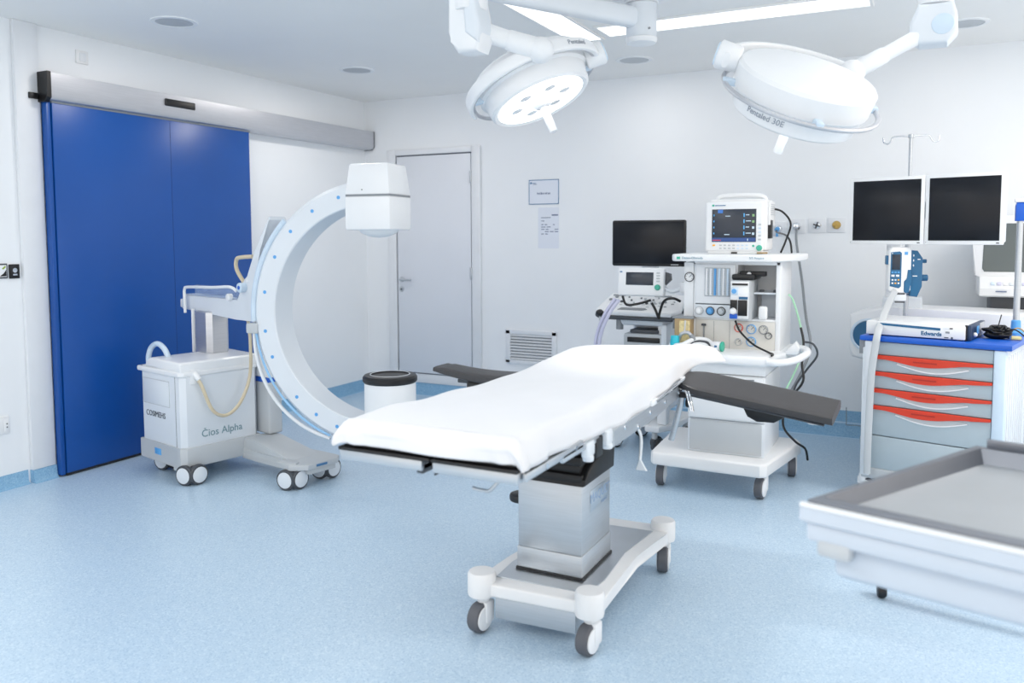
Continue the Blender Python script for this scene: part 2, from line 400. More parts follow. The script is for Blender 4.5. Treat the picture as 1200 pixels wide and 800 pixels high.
# paper notices
def notice(name, label, x0, x1, z0, z1, frame_m, lines, loose=None):
    t = thing(name, label, 'notice', ((x0 + x1) / 2, YB, (z0 + z1) / 2), world=True)
    obj('sheet', B().bb(x0, x1, YB - .003, YB, z0, z1, PAPER), t)
    if frame_m:
        b = B()
        for a in ((x0, x1, z0, z0 + .006), (x0, x1, z1 - .006, z1), (x0, x0 + .005, z0, z1), (x1 - .005, x1, z0, z1)): b.bb(a[0], a[1], YB - .0045, YB - .001, a[2], a[3], frame_m)
        obj('border', b, t)
    b = B()
    for (x, z, w, h, m) in lines: b.bb(x, x + w, YB - .0038, YB - .0028, z - h, z, m)
    obj('print', b, t); return t
L = [(-3.105, 1.965, .016, .016, INKB), (-3.085, 1.958, .035, .005, INKB), (-3.08, 1.948, .04, .004, INK)]
for i in range(11):
    w = (.006, .009, .005, .01, .006, .008, .006, .009, .005, .007, .009)[i]
    L.append((-3.04 + i * .0115, 1.872 + (.004 if i in (0, 3, 8) else 0), w, .014 + (.004 if i in (0, 3, 8) else 0), INK))
notice('wall_notice', 'landscape white notice in a thin frame on the back wall, the upper of two sheets', -3.118, -2.834, 1.772, 1.985, INKB, L)
rr = random.Random(3); L = [(-3.0, 1.66, .09, .006, INK), (-2.9, 1.685, .06, .012, INK), (-3.0, 1.632, .03, .006, INK)]
for r_ in range(5):
    x = -3.0
    while x < -2.86:
        w = rr.uniform(.015, .04)
        if rr.random() > .35: L.append((x, 1.6 - r_ * .02, w, .007, INK))
        x += w + .012
notice('wall_notice', 'portrait white sheet with printed lines, hanging just below the framed notice', -3.03, -2.834, 1.392, 1.745, None, L)

# ventilation grille
t = thing('ventilation_grille', 'white louvred ventilation grille low on the back wall beside the door', 'vent', (-3.098, YB, .51), world=True)
b = B()
for a in ((-3.345, -3.3, .37, .665), (-2.895, -2.85, .37, .665)): b.bb(a[0], a[1], YB - .02, YB, a[2], a[3], FRAMEW, .004)
b.bb(-3.345, -2.85, YB - .02, YB, .63, .67, FRAMEW, .004); b.bb(-3.345, -2.85, YB - .02, YB, .365, .4, FRAMEW, .004)
obj('grille_frame', b, t)
b = B()
for k in range(9): b.box((-3.098, YB - .012, .412 + k * .0262), (.41, .022, .004), FRAMEW, rot=(38, 0, 0))
obj('louvre', b, t)
obj('backing', B().bb(-3.3, -2.895, YB - .004, YB - .001, .4, .63, MIDG), t, 'dark opening behind louvres')

# wall gas outlets
def outlet(x, z, kind, label):
    t = thing('gas_outlet', label, 'gas outlet', (x, YB, z), world=True, group='gas outlets on the back wall')
    obj('plate', B().bb(x - .062, x + .062, YB - .008, YB, z - .055, z + .055, FRAMEW, .004), t)
    m = BRASS if kind == 3 else CHROME
    b = B(); b.lathe([(.030, 0), (.030, .006), (.024, .012), (.022, .02), (.012, .022), (.011, .014), (0, .014)], m, (x, YB - .008, z), (0, -1, 0)); obj('socket', b, t, 'brass socket' if kind == 3 else 'chrome socket')
    b = B()
    if kind == 0: b.cyl((x, YB - .02, z), (x, YB - .07, z - .005), .017, BLUEM, bev=.003); b.cyl((x, YB - .05, z), (x, YB - .055, z - .06), .009, BLUEM)
    elif kind == 1: b.cyl((x, YB - .02, z), (x, YB - .075, z), .021, CHROME, bev=.004); b.cyl((x + .005, YB - .03, z - .014), (x + .016, YB - .05, z - .014), .012, DKG)
    else:
        for a in (0, 90): b.box((x, YB - .032, z), (.05, .006, .011), DKG if kind == 2 else BRASS, .002, 1, (0, a + 20 * (kind == 2), 0))
    obj('connector', b, t); return t
outlet(-1.017, 1.548, 0, 'gas outlet with a blue plug, next to the patient monitor')
outlet(-.882, 1.566, 1, 'gas outlet with a chrome plug from which a grey hose hangs')
outlet(-.739, 1.571, 2, 'free gas outlet with a dark cross-shaped socket between two others')
outlet(-.603, 1.573, 3, 'free gas outlet with a brass socket nearest the twin screens')

# ceiling fittings
for x, y, lab in ((-4.067, 3.57, 'round grey recessed downlight above the blue sliding door'), (-3.986, 5.228, 'round grey recessed downlight in the far left corner of the ceiling'),
               (-1.96, 5.872, 'round grey recessed downlight behind the lit surgical lamp'), (.163, 5.807, 'round grey recessed downlight behind the right lamp arm')):
    t = thing('recessed_downlight', lab, 'downlight', (x, y, CH), world=True, group='recessed ceiling downlights')
    obj('trim_ring', B().lathe([(.135, 0), (.133, -.006), (.108, -.007), (.106, .0)], WPLAS, (x, y, CH), n=40), t)
    obj('diffuser', B().lathe([(.107, -.0035), (0, -.0035)], GLASSY, (x, y, CH), n=40), t, 'grey glass disc')
def strip(x0, x1, y0, y1, lab):
    t = thing('ceiling_light_panel', lab, 'ceiling light', ((x0 + x1) / 2, (y0 + y1) / 2, CH), world=True, group='light panels around the lamp mount')
    obj('diffuser', B().bb(x0, x1, y0, y1, CH - .008, CH - .002, LIGHT), t)
    b = B(); e = .018
    for a in ((x0 - e, x1 + e, y0 - e, y0), (x0 - e, x1 + e, y1, y1 + e), (x0 - e, x0, y0, y1), (x1, x1 + e, y0, y1)): b.bb(a[0], a[1], a[2], a[3], CH - .012, CH, CEIL, .002)
    obj('panel_frame', b, t)
strip(-2.125, -1.935, 2.3, 5.13, 'bright ceiling light panel running toward the viewer on the left of the lamp mount')
strip(-1.86, -.325, 4.84, 5.085, 'bright ceiling light panel running crosswise behind the lamp mount')
strip(-.27, -.03, 2.3, 4.75, 'bright ceiling light panel running toward the viewer on the right of the lamp mount')
strip(-1.86, -.325, 2.3, 2.54, 'bright ceiling light panel running crosswise on the near side of the lamp mount')
# ------------------------------------------------------------------ surgical lamps
PX, PY = -1.38, 4.25
t = thing('lamp_ceiling_mount', 'white ceiling post of the two surgical lamps with a round end cap', 'ceiling mount', (PX, PY, CH), world=True)
obj('ceiling_flange', B().lathe([(0, 0), (.17, 0), (.17, -.03), (.15, -.045), (.1, -.05), (0, -.05)], WPLAS, (PX, PY, CH), n=40), t)
b = B(); b.cyl((PX, PY, 2.715), (PX, PY, CH), .088, WPLAS, n=36, bev=.004); b.cyl((PX, PY, 2.535), (PX, PY, 2.712), .08, WPLAS2, n=36, bev=.004); obj('post', b, t)
obj('end_cap', B().lathe([(.083, 2.535), (.083, 2.522), (.076, 2.51), (.05, 2.506), (0, 2.505)], WPLAS, (PX, PY, 0), n=36), t)
obj('set_screw', B().cyl((PX + .06, PY - .06, 2.57), (PX + .064, PY - .064, 2.57), .006, MIDG, n=12), t)

def rbar(p0, p1, w, h, m, w2=None, h2=None, n=24, e=3.2):
    """superelliptic bar between two points"""
    b = B(); p0 = Vector(p0); p1 = Vector(p1); d = (p1 - p0).normalized(); up = Vector((0, 0, 1)); s = d.cross(up).normalized(); up = s.cross(d)
    rows = []
    for k in range(9):
        f = k / 8; W = w + ((w2 or w) - w) * f; H = h + ((h2 or h) - h) * f
        r = []
        for i in range(n):
            a = 2 * PI * i / n; ca, sa = math.cos(a), math.sin(a)
            r.append(p0.lerp(p1, f) + s * (W / 2 * math.copysign(abs(ca) ** (2 / e), ca)) + up * (H / 2 * math.copysign(abs(sa) ** (2 / e), sa)))
        rows.append(r)
    b.grid(rows, m, True)
    for r in (rows[0], rows[-1]):
        f = b.bm.faces.new([b.bm.verts.new(p) for p in r]); f.material_index = 0
    bmesh.ops.remove_doubles(b.bm, verts=b.bm.verts[:], dist=1e-5)
    return b

def lamp_head(t, c, n, m, lens_m, arc0, arc1, pivots, text, tangle, yz):
    n = Vector(n).normalized(); m = Vector(m); m = (m - n * m.dot(n)).normalized(); z = -n; k = z.cross(m)
    # local: x = m, y = k, z = away from the light
    M = Matrix.Translation(c) @ Matrix((m, k, z)).transposed().to_4x4()
    def nb(): b = B(); b.M = M; return b
    b = nb(); b.lathe([(.228, -.058), (.25, -.066), (.262, -.056), (.274, .02), (.29, .03), (.292, .118), (.28, .132), (.25, .136), (0, .139)], WPLAS, n=72); obj('lamp_housing', b, t)
    b = nb(); b.lathe([(.23, -.059), (.06, -.056), (0, -.056)], lens_m, n=64); ln = obj('lens', b, t, 'bright lit lens')
    b = nb()
    for a in range(6): b.lathe([(.012, 0), (.03, -.001), (0, -.004)], WPLAS, (.13 * math.cos(a * 1.05), .13 * math.sin(a * 1.05), -.058), n=16)
    each('led_spot', b, ln)
    b = nb(); b.lathe([(.0, -.1), (.034, -.096), (.05, -.08), (.056, -.055)], WPLAS, n=32); b.cyl((0, 0, -.235), (0, 0, -.09), .02, WPLAS, .022, n=24, bev=.003); obj('sterile_handle', b, t)
    b = nb(); b.tube([(.33 * math.cos(a * PI / 24), .33 * math.sin(a * PI / 24), .03) for a in range(48)], .0105, ALU, n=10, closed=True, sub=1); obj('handle_rail', b, t, 'silver rail around the lamp')
    b = nb()
    for a in (-70, -160, 20, 100):
        ca, sa = math.cos(R(a)), math.sin(R(a))
        b.box((.308 * ca, .308 * sa, .035), (.06, .035, .028), BLUEL, .006, 2, (0, 0, a))
    each('rail_bracket', b, t, 'pale blue rail bracket')
    # yoke: flat curved arm
    b = nb(); rows = []
    for i in range(37):
        a = R(arc0 + (arc1 - arc0) * i / 36); ca, sa = math.cos(a), math.sin(a); r = []
        for q in range(16):
            w = 2 * PI * q / 16; dr_ = .014 * math.copysign(abs(math.cos(w)) ** .6, math.cos(w)); dz = .032 * math.copysign(abs(math.sin(w)) ** .6, math.sin(w))
            r.append(((.345 + dr_) * ca, (.345 + dr_) * sa, yz + dz))
        rows.append(r)
    b.grid(rows, WPLAS, True)
    for r in (rows[0], rows[-1]):
        f = b.bm.faces.new([b.bm.verts.new(M @ Vector(p)) for p in r])
    bmesh.ops.remove_doubles(b.bm, verts=b.bm.verts[:], dist=1e-5)
    yk = obj('yoke', b, t)
    for a in pivots:
        ca, sa = math.cos(R(a)), math.sin(R(a)); b = nb()
        b.cyl((.285 * ca, .285 * sa, yz), (.385 * ca, .385 * sa, yz), .056, WPLAS, .062, n=28, bev=.012); b.cyl((.38 * ca, .38 * sa, yz), (.392 * ca, .392 * sa, yz), .05, BLUEL, n=28, bev=.004)
        obj('pivot_housing', b, t)
    if text:
        # lettering wrapped on the lower band
        a = R(tangle); r_, hz = (.2705, -.018) if len(text) > 9 else (.3605, yz)
        px = Vector((r_ * math.cos(a), r_ * math.sin(a), hz)); rt = Vector((-math.sin(a), math.cos(a), 0)); up = Vector((0, 0, 1))
        if rt.cross(up).dot(px) < 0: rt = -rt
        text_part(text, .034, M @ frame(px, rt, up), INKG, t, depth=.0006, bend=r_)
    return M, k

def lamp(name, label, c, n, m, joint, arcs, pivots, text, tangle, elbow, arm0, aw, boxy, ext):
    t = thing(name, label, 'surgical lamp', (ext[1][0], ext[1][1], CH), world=True, group='surgical lamps')
    M, k = lamp_head(t, c, n, m, LENS, arcs[0], arcs[1], pivots, text, tangle, joint[2] + .0)
    jp = M @ Vector(joint)
    b = B(); b.sphere(jp, .035 + aw * .35, WPLAS, (1, 1, .95)); obj('yoke_joint', b, t)
    obj('spring_arm', rbar(arm0, jp, aw, aw * 1.05, WPLAS, aw * .9, aw * .9, e=2.4), t)
    b = B(); d = (jp - Vector(arm0)).normalized(); p = Vector(arm0) + d * ((jp - Vector(arm0)).length - .16); b.cyl(p, jp - d * .02, aw * .56, WPLAS, aw * .62, n=24, bev=.008); obj('arm_collar', b, t)
    b = B(); boxy(b); obj('elbow_joint', b, t)
    b = B(); b.cyl((ext[1][0], ext[1][1], ext[1][2] - .12), (ext[1][0], ext[1][1], ext[1][2] + .06), .075, WPLAS, n=32, bev=.008); obj('drop_tube', b, t)
    obj('extension_arm', rbar(ext[0], ext[1], .09, ext[2], WPLAS2, .08, ext[2]), t)
    return t
def elbow_l(b):
    x, y = -1.915, 3.355
    b.prism([(x - .075, 2.66), (x - .08, 2.43), (x - .06, 2.385), (x - .03, 2.335), (x + .075, 2.335), (x + .095, 2.39), (x + .09, 2.47), (x + .06, 2.66)], y - .065, y + .065, WPLAS, 'xz', .022, 3)
    b.prism([(x + .0, 2.66), (x + .02, 2.42), (x + .085, 2.37), (x + .098, 2.44), (x + .06, 2.66)], y - .078, y + .05, WPLAS2, 'xz', .014, 3)
lamp('surgical_lamp', 'lit surgical lamp on the left, tilted so its glowing face points to the viewer', (-1.793, 3.824, 2.234), (.427, -.02, -.904), (.858, .326, .398),
     (.09, -.335, .045), (172, 368), (2,), 'Pentaled', 318, None, (-1.86, 3.41, 2.44), .085, elbow_l, ((PX, PY, 2.635), (-1.9, 3.345, 2.645), .105))
def elbow_r(b):
    x, y = 0.0, 4.12
    b.cyl((x, y, 2.5), (x, y, 2.66), .072, WPLAS, n=32, bev=.01)
    b.prism([(x - .068, 2.5), (x - .1, 2.42), (x - .1, 2.36), (x - .06, 2.325), (x + .05, 2.325), (x + .09, 2.37), (x + .085, 2.45), (x + .07, 2.5)], y - .068, y + .068, WPLAS2, 'xz', .02, 3)
    b.cyl((x + .03, y - .072, 2.405), (x + .03, y - .06, 2.405), .045, BLUEL, n=28, bev=.005)
lamp('surgical_lamp', 'surgical lamp on the right, seen from above with its white back turned to the viewer', (-.515, 3.72, 2.062), (-.388, .375, -.842), (.921, .176, -.347),
     (.17, .31, .105), (192, 60), (182,), 'Pentaled 30E', 248, None, (-.05, 4.09, 2.375), .066, elbow_r, ((PX, PY, 2.745), (0.0, 4.12, 2.74), .05))
# ------------------------------------------------------------------ mobile C-arm
# cart frame: x along the leg, y away from the viewer; origin under the near corner of the cabinet
CA = thing('mobile_c_arm', 'white mobile X-ray C-arm on a wheeled cabinet in front of the blue door', 'C-arm', (-3.97, 3.45, 0), -12)
b = B(); b.prism([(-.5, .03), (-.47, 0), (-.03, 0), (0, .03), (0, .5), (-.03, .53), (-.47, .53), (-.5, .5)], .215, .66, WPLAS2, 'xy', .006, 2); cab = obj('cabinet', b, CA)
b = B(); b.bb(-.455, -.145, -.003, .003, .46, .615, WPLAS2, .002); obj('access_panel', b, CA)
b = B()
for x0, x1, z0, z1 in ((-.458, -.142, .457, .46), (-.458, -.142, .615, .618), (-.458, -.455, .46, .615), (-.145, -.142, .46, .615)): b.bb(x0, x1, -.0025, .002, z0, z1, GREYP)
b.bb(-.075, -.072, -.002, .002, .22, .655, MIDG); obj('panel_seam', b, cab)
# grey bumper skirt with a deeper corner over the caster
b = B(); b.prism([(-.508, -.006), (-.075, -.006), (-.06, -.012), (-.015, -.012), (.012, .02), (.012, .53), (-.02, .54), (-.508, .54)], .1, .222, GREYP, 'xy', .006, 2)
b.prism([(-.11, -.006), (-.04, -.012), (-.01, -.008), (.012, .02), (.012, .12), (-.11, .12)], .075, .11, GREYP, 'xy', .006, 2); obj('bumper_skirt', b, CA, 'grey bumper skirt')
b = B(); b.bb(-.33, -.255, -.0085, -.005, .145, .185, BLUEM, .001); obj('label_plate', b, CA, 'small blue label')
# top cover
b = B()
b.prism([(-.51, -.012), (-.02, -.012), (.008, .015), (.008, .51), (-.02, .54), (-.51, .54)], .655, .69, WPLAS, 'xy', .01, 3)
b.prism([(-.42, .690), (-.41, .715), (-.38, .742), (-.34, .752), (-.01, .745), (.004, .735), (.004, .685)], -.008, .535, WPLAS, 'xz', .012, 3)
b.prism([(-.5, .685), (-.5, .69), (-.46, .695), (-.42, .70), (-.4, .705), (-.4, .685)], .0, .53, WPLAS, 'xz', .006, 2)
obj('top_cover', b, CA)
# push handle
b = B(); b.tube([(-.49, .06, .66), (-.5, .06, .73), (-.47, .065, .795), (-.4, .07, .825), (-.33, .075, .8), (-.29, .08, .745), (-.285, .08, .7)], .017, BLUEL, n=14); obj('push_handle', b, CA, 'pale blue bent handle')
# lifting column and horizontal carriage
b = B(); b.prism([(-.39, .34), (-.36, .31), (-.235, .31), (-.205, .34), (-.205, .44), (-.235, .47), (-.36, .47), (-.39, .44)], .745, 1.02, ALU, 'xy', .012, 3); obj('lift_column', b, CA, 'satin metal lift column')
obj('column_rail', B().bb(-.41, -.394, .31, .33, .745, 1.03, WPLAS, .003), CA)
b = B(); b.prism([(-.58, 1.035), (-.575, 1.06), (-.555, 1.12), (.09, 1.1), (.125, 1.19), (.16, 1.24), (.2, 1.25), (.275, 1.4), (.43, 1.62), (.445, 1.6), (.33, 1.42), (.275, 1.25), (.262, 1.1), (.262, .98), (.06, .985), (-.25, 1.005), (-.57, 1.02)], .34, .46, WPLAS2, 'xz', .008, 2); car = obj('carriage_arm', b, CA)
obj('end_plug', B().bb(-.595, -.57, .34, .46, 1.03, 1.085, WPLAS, .006), CA)
b = B(); b.bb(-.54, -.52, .336, .342, 1.04, 1.055, DKG); b.bb(-.55, -.535, .336, .342, 1.08, 1.1, DKG); obj('port', b, car)
b = B(); b.tube([(-.48, .31, 1.0), (-.483, .31, 1.09), (-.48, .31, 1.155), (-.43, .31, 1.172), (-.15, .31, 1.18), (.05, .31, 1.19), (.1, .325, 1.165)], .0095, WPLAS, n=10); obj('grip_bar', b, CA)
b = B(); b.prism([(-.56, 1.12), (-.56, 1.165), (-.545, 1.18), (.08, 1.168), (.1, 1.11)], .43, .436, CLEAR, 'xz'); b.bb(-.55, .07, .34, .43, 1.116, 1.122, CLEAR); obj('clear_cover', b, CA, 'clear plastic shield')
b = B(); b.cyl((.165, .3, 1.19), (.165, .345, 1.19), .03, BLUEL, n=24, bev=.005); b.cyl((.165, .298, 1.19), (.165, .302, 1.19), .012, BLUEP, n=16); b.cyl((.02, .31, 1.125), (.02, .34, 1.125), .022, WPLAS, n=20, bev=.004); obj('locking_knob', b, CA, 'pale blue locking knob')
b = B(); b.tube([(.11, .4, 1.18), (.06, .36, 1.29), (.08, .345, 1.36), (.15, .34, 1.375), (.25, .345, 1.38)], .0125, BEIGE, n=12); b.tube([(.11, .4, 1.18), (.165, .36, 1.205), (.2, .345, 1.235)], .011, WPLAS, n=10); obj('cable_hose', b, CA, 'beige cable hose')
# cable loop on the +x side of the cabinet
b = B(); b.tube([(.008, .09, .655), (.035, .11, .6), (.05, .17, .44), (.055, .26, .395), (.055, .36, .46), (.06, .43, .62), (.09, .42, .85), (.1, .4, .985)], .0105, BEIGE, n=12); obj('cable_hose', b, CA, 'beige cable hose hanging in a loop')
b = B(); b.cyl((.0, .085, .675), (.03, .1, .635), .02, WPLAS, .016, n=18, bev=.004); b.bb(-.002, .006, .055, .12, .61, .7, WPLAS, .004); obj('cable_gland', b, CA)
# rear service block beside the cabinet, seen behind the C
b = B(); b.bb(-.1, .09, .545, .65, .22, .56, GREYP, .015, 3); b.bb(-.09, .08, .55, .64, .555, .59, BLUEP, .006); b.bb(-.1, .09, .545, .65, .588, .72, WPLAS, .015, 3); obj('support_pillar', b, CA, 'grey pillar with a blue band')
# leg
b = B()
b.prism([(.0, .4), (.14, .4), (.42, .41), (.48, .34), (.58, .33), (.62, .37), (.665, .41), (.665, .63), (.62, .68), (.48, .67), (.14, .63), (.0, .63)], .115, .15, GREYP, 'xy', .008, 2)
b.prism([(.0, .4), (.14, .4), (.5, .415), (.655, .425), (.655, .62), (.5, .62), (.14, .62), (0, .62)], .085, .12, GREYP, 'xy', .006, 2)
b.prism([(0, .2), (.02, .218), (.1, .216), (.42, .165), (.5, .15), (.5, .1), (0, .1)], .405, .62, GREYP, 'xz', .012, 2)
b.prism([(.46, .335), (.58, .335), (.605, .37), (.58, .41), (.46, .41)], .135, .158, GREYP, 'xy', .008, 2)
obj('leg', b, CA, 'low grey leg')
b = B(); b.bb(.663, .667, .47, .55, .128, .142, INKB); obj('label_plate', b, CA)
for x, y in ((.0, .05), (-.43, .14), (-.43, .45), (.56, .375), (.53, .645)): twin_caster(CA, x, y, .1, .062, -34)
text_part('COSIMEHS', .05, frame((-.315, -.0015, .395), (1, 0, 0), (0, 0, 1)), INKD, CA)
text_part('Cios Alpha', .064, frame((.0015, .262, .292), (0, 1, 0), (0, 0, 1)), mat('print_teal', (120, 152, 162), 0.5), CA)
text_part('\u02c7', .05, frame((.0015, .145, .31), (0, 1, 0), (0, 0, 1)), mat('print_teal', (120, 152, 162), 0.5), CA)

# ring, in its own frame: plane turned 12.6 deg from the room, i.e. 24.6 deg from the cart
CC = Vector((-2.813, 3.878, 1.056)); yaw = R(12.6)
Minv = (Matrix.Translation((-3.97, 3.45, 0)) @ Matrix.Rotation(R(-12), 4, 'Z')).inverted()
MC = Minv @ Matrix.Translation(CC) @ Matrix.Rotation(yaw, 4, 'Z')
def cb(): b = B(); b.M = MC; return b
RO, RI, TT = .76, .622, .105
A0, A1 = 84, 280
b = cb(); rows = []
for k in range(97):
    a = R(A0 + (A1 - A0) * k / 96); ca, sa = math.cos(a), math.sin(a)
    rows.append([(r * ca, y, r * sa) for r, y in ((RI + .006, -TT), (RI, -TT + .006), (RI, TT - .006), (RI + .006, TT), (RO - .02, TT), (RO, TT - .02), (RO, -TT + .02), (RO - .02, -TT))])
b.grid(rows, WPLAS2, True)
for r in (rows[0], rows[-1]): b.bm.faces.new([b.bm.verts.new(MC @ Vector(p)) for p in r])
bmesh.ops.remove_doubles(b.bm, verts=b.bm.verts[:], dist=1e-5); arc = obj('c_arc', b, CA)
b = cb()
for a in (107, 122, 137, 152, 170, 189, 202, 225, 238, 250, 97): b.cyl((.695 * math.cos(R(a)), -TT - .002, .695 * math.sin(R(a))), (.695 * math.cos(R(a)), -TT + .002, .695 * math.sin(R(a))), 0.0105, BLUEM, n=14)
each('blue_stud', b, arc, 'small blue dots along the arc')
# guide clamp and hoses on the outer edge
b = cb(); b.tube([(.772 * math.cos(R(a)), -.085, .772 * math.sin(R(a))) for a in range(136, 186, 4)], .017, BLUEL, n=10, sub=2); b.tube([(.785 * math.cos(R(a)), -.045, .785 * math.sin(R(a))) for a in range(138, 186, 4)], .02, STEELR, n=10, sub=2); obj('guide_rail', b, CA, 'pale blue curved guide rail')
b = cb(); a = R(187); b.M = MC @ Matrix.Translation((.775 * math.cos(a), -.06, .775 * math.sin(a))); b.box((0, 0, 0), (.075, .12, .06), GREYP, .008); obj('guide_clamp', b, CA, 'grey guide clamp')
b = cb(); b.tube([(.765 * math.cos(R(a)), -.09 - .02 * math.sin(R((a - 187) * 2.3)), .765 * math.sin(R(a))) for a in range(188, 252, 6)], .007, mat('ice_blue_hose', (150, 196, 234), .35), n=10, sub=2)
b.tube([((.78 + .05 * math.sin(R((a - 187) * 2.8))) * math.cos(R(a)), -.08, (.78 + .05 * math.sin(R((a - 187) * 2.8))) * math.sin(R(a))) for a in range(188, 252, 6)], .011, WPLAS, n=10, sub=2)
a = R(252); b.box((.765 * math.cos(a), -.1, .765 * math.sin(a)), (.03, .03, .03), TEALB, .004); obj('cable_hose', b, CA, 'white and blue hoses following the arc')
# image receptor box at the top end
BX = MC @ Matrix.Rotation(R(-5), 4, 'Z')
b = B(); b.M = BX @ Matrix.Translation((-.005, 0, .62))
b.box((0, 0, .145), (.285, .27, .175), WPLAS, .012, 2, taper=(.86, .86)); b.box((0, 0, -.045), (.285, .27, .19), WPLAS, .012, 2)
b.bb(-.138, .138, -.13, .13, .048, .06, MIDG)
det = obj('image_receptor', b, CA)
b = B(); b.M = BX @ Matrix.Translation((-.005, 0, .62)); b.lathe([(.0, -.185), (.05, -.178), (.095, -.16), (.115, -.14), (.118, -.1)], WPLAS, n=40); obj('receptor_cone', b, det)
b = B(); b.M = BX @ Matrix.Translation((-.005, 0, .62)); b.cyl((-.03, -.133, .085), (-.03, -.137, .085), .003, DKG, n=10); obj('screw', b, det)
b = B(); b.M = BX; b.box((-.02, 0, .7), (.2, .17, .14), WPLAS, .01); obj('receptor_mount', b, CA)
# X-ray tube housing at the lower end
b = B(); b.M = MC @ Matrix.Translation((.06, -.02, -.42)); b.lathe([(0, -.24), (.14, -.235), (.148, -.2), (.148, .03), (0, .03)], WPLAS, n=56); obj('tube_housing', b, CA)
b = B(); b.M = MC @ Matrix.Translation((.06, -.02, -.42)); b.lathe([(.150, .026), (.157, .036), (.157, .056), (.148, .068), (.118, .072), (.112, .066), (0, .062)], BLACK, n=56); cap = obj('tube_cap', b, CA, 'black round top')
b = B(); b.M = MC @ Matrix.Translation((.06, -.02, -.42)); b.lathe([(.117, .0715), (.113, .0745), (.109, .0715)], GREYP, n=56); b.M = b.M @ Matrix.Translation((0, 0, 0)); obj('cap_ring', b, cap)
b = B(); b.M = MC; b.box((.05, 0, -.69), (.26, .18, .12), WPLAS, .02, 3); obj('tube_mount', b, CA)
# ------------------------------------------------------------------ operating table
OT = thing('operating_table', 'steel column operating table with black arm boards under a white sheet', 'operating table', (-1.26, 3.05, 0), world=True)
TX = -1.26
# base: white H frame, steel deck, corner caps
CAPS = [(-1.476, 2.655), (-1.045, 2.675), (-1.02, 3.51), (-1.46, 3.49)]
b = B()
b.prism([(-1.476, 2.632), (-1.045, 2.652), (-1.0, 2.69), (-1.012, 2.9), (-1.03, 3.15), (-.985, 3.44), (-.985, 3.52), (-1.05, 3.545), (-1.43, 3.525), (-1.495, 3.5), (-1.495, 3.44), (-1.45, 3.15), (-1.49, 2.9), (-1.51, 2.69)], .145, .195, CREAM, 'xy', .01, 3)
obj('base_frame', b, OT)
b = B(); b.prism([(-1.44, 2.705), (-1.07, 2.72), (-1.055, 2.86), (-1.075, 3.15), (-1.045, 3.44), (-1.42, 3.42), (-1.41, 3.15), (-1.45, 2.86)], .19, .1985, STEEL, 'xy', .001, 1); obj('deck_plate', b, OT, 'polished steel deck plate')
b = B(); b.prism([(-1.42, 2.66), (-1.1, 2.675), (-1.09, 2.72), (-1.12, 3.4), (-1.4, 3.4), (-1.43, 2.72)], .055, .15, STEELR, 'xy', .004, 2); obj('base_tray', b, OT, 'steel box under the base')
for k, (x, y) in enumerate(CAPS):
    b = B(); b.lathe([(0, .138), (.045, .138), (.052, .142), (.054, .150), (.054, .222), (.048, .232), (0, .234)], CREAM, (x, y, 0), n=36); obj('caster_cap', b, OT)
    single_caster(OT, x, y, .14, .056, .046, (-8, -8, 14, 14)[k])
# column
x0, x1, y0, y1 = -1.402, -1.128, 2.808, 3.125
b = B(); b.bb(x0 - .004, x1 + .004, y0 - .004, y1 + .004, .197, .208, DARKR, .002); obj('gasket', b, OT, 'black rubber gasket')
b = B(); b.bb(x0, x1, y0, y1, .206, .29, STEELR, .004); b.bb(x0 + .003, x1 - .003, y0 + .003, y1 - .003, .289, .56, STEELR, .006); obj('column', b, OT, 'brushed steel column')
text_part('MAQUET', .052, frame((x1 - .001, 3.0, .485), (0, 1, 0), (0, 0, 1)), INKL, OT)
text_part('surgical', .02, frame((x1 - .001, 3.04, .448), (0, 1, 0), (0, 0, 1)), INKL, OT)
obj('column_badge', B().bb(x1 - .0045, x1 - .001, 2.9, 3.1, .435, .52, STEEL, .001), OT)
b = B(); n = 6
for k in range(n):
    f = k / n; z0 = .565 + f * .2; s = .012 * (k % 2) + .002 + f * .02
    b.bb(x0 + s, x1 - s, y0 + s, y1 - s, z0, z0 + .2 / n + .004, BELLOW, .008, 2)
b.prism([(y0 + .0, .56), (y0 + .005, .585), (y0 + .05, .62), (y1 - .02, .7), (y1 + .02, .71), (y1 + .005, .56)], x0 + .005, x1 + .012, BELLOW, 'yz', .01, 2)
obj('bellows', b, OT, 'black folded bellows')
b = B(); b.cyl((-1.425, 2.9, .44), (-1.425, 2.9, .47), .05, BLACK, n=28, bev=.008); b.cyl((-1.415, 2.86, .2), (-1.415, 2.87, .44), .007, CHROME, n=10); obj('foot_pedal', b, OT, 'black round pedal')
# table sections
def ztop(y, x=TX):
    pts = [(1.9, .95), (2.1, .948), (2.4, .938), (2.9, .93), (3.2, .934), (3.55, .955), (3.75, .958), (4.0, .95)]
    for (a, za), (c, zc) in zip(pts, pts[1:]):
        if a <= y <= c: f = (y - a) / (c - a); z = za + (zc - za) * (f * f * (3 - 2 * f)); break
    else: z = pts[0][1] if y < 1.9 else pts[-1][1]
    w = max(0, min(1, (y - 2.2) / .7))
    return z + (x - TX) / .3 * .014 * w
for xa, xb, name in ((-1.558, -1.268, 'leg_plate'), (-1.232, -.962, 'leg_plate')):
    lp = obj(name, B().bb(xa, xb, 1.932, 2.56, .832, .863, STEELR, .003), OT, 'steel leg section')
    obj('plate_pad', B().bb(xa - .002, xb + (.03 if xb < -1.25 else .002), 1.924, 2.56, .863, .874, BLACK, .003), lp, 'black edge of the leg section')
    obj('hinge_block', B().bb(xb - .022 if xb < -1.25 else xa, xb if xb < -1.25 else xa + .005, 1.94, 2.5, .822, .85, DKG, .002), lp)
b = B()
rows = []
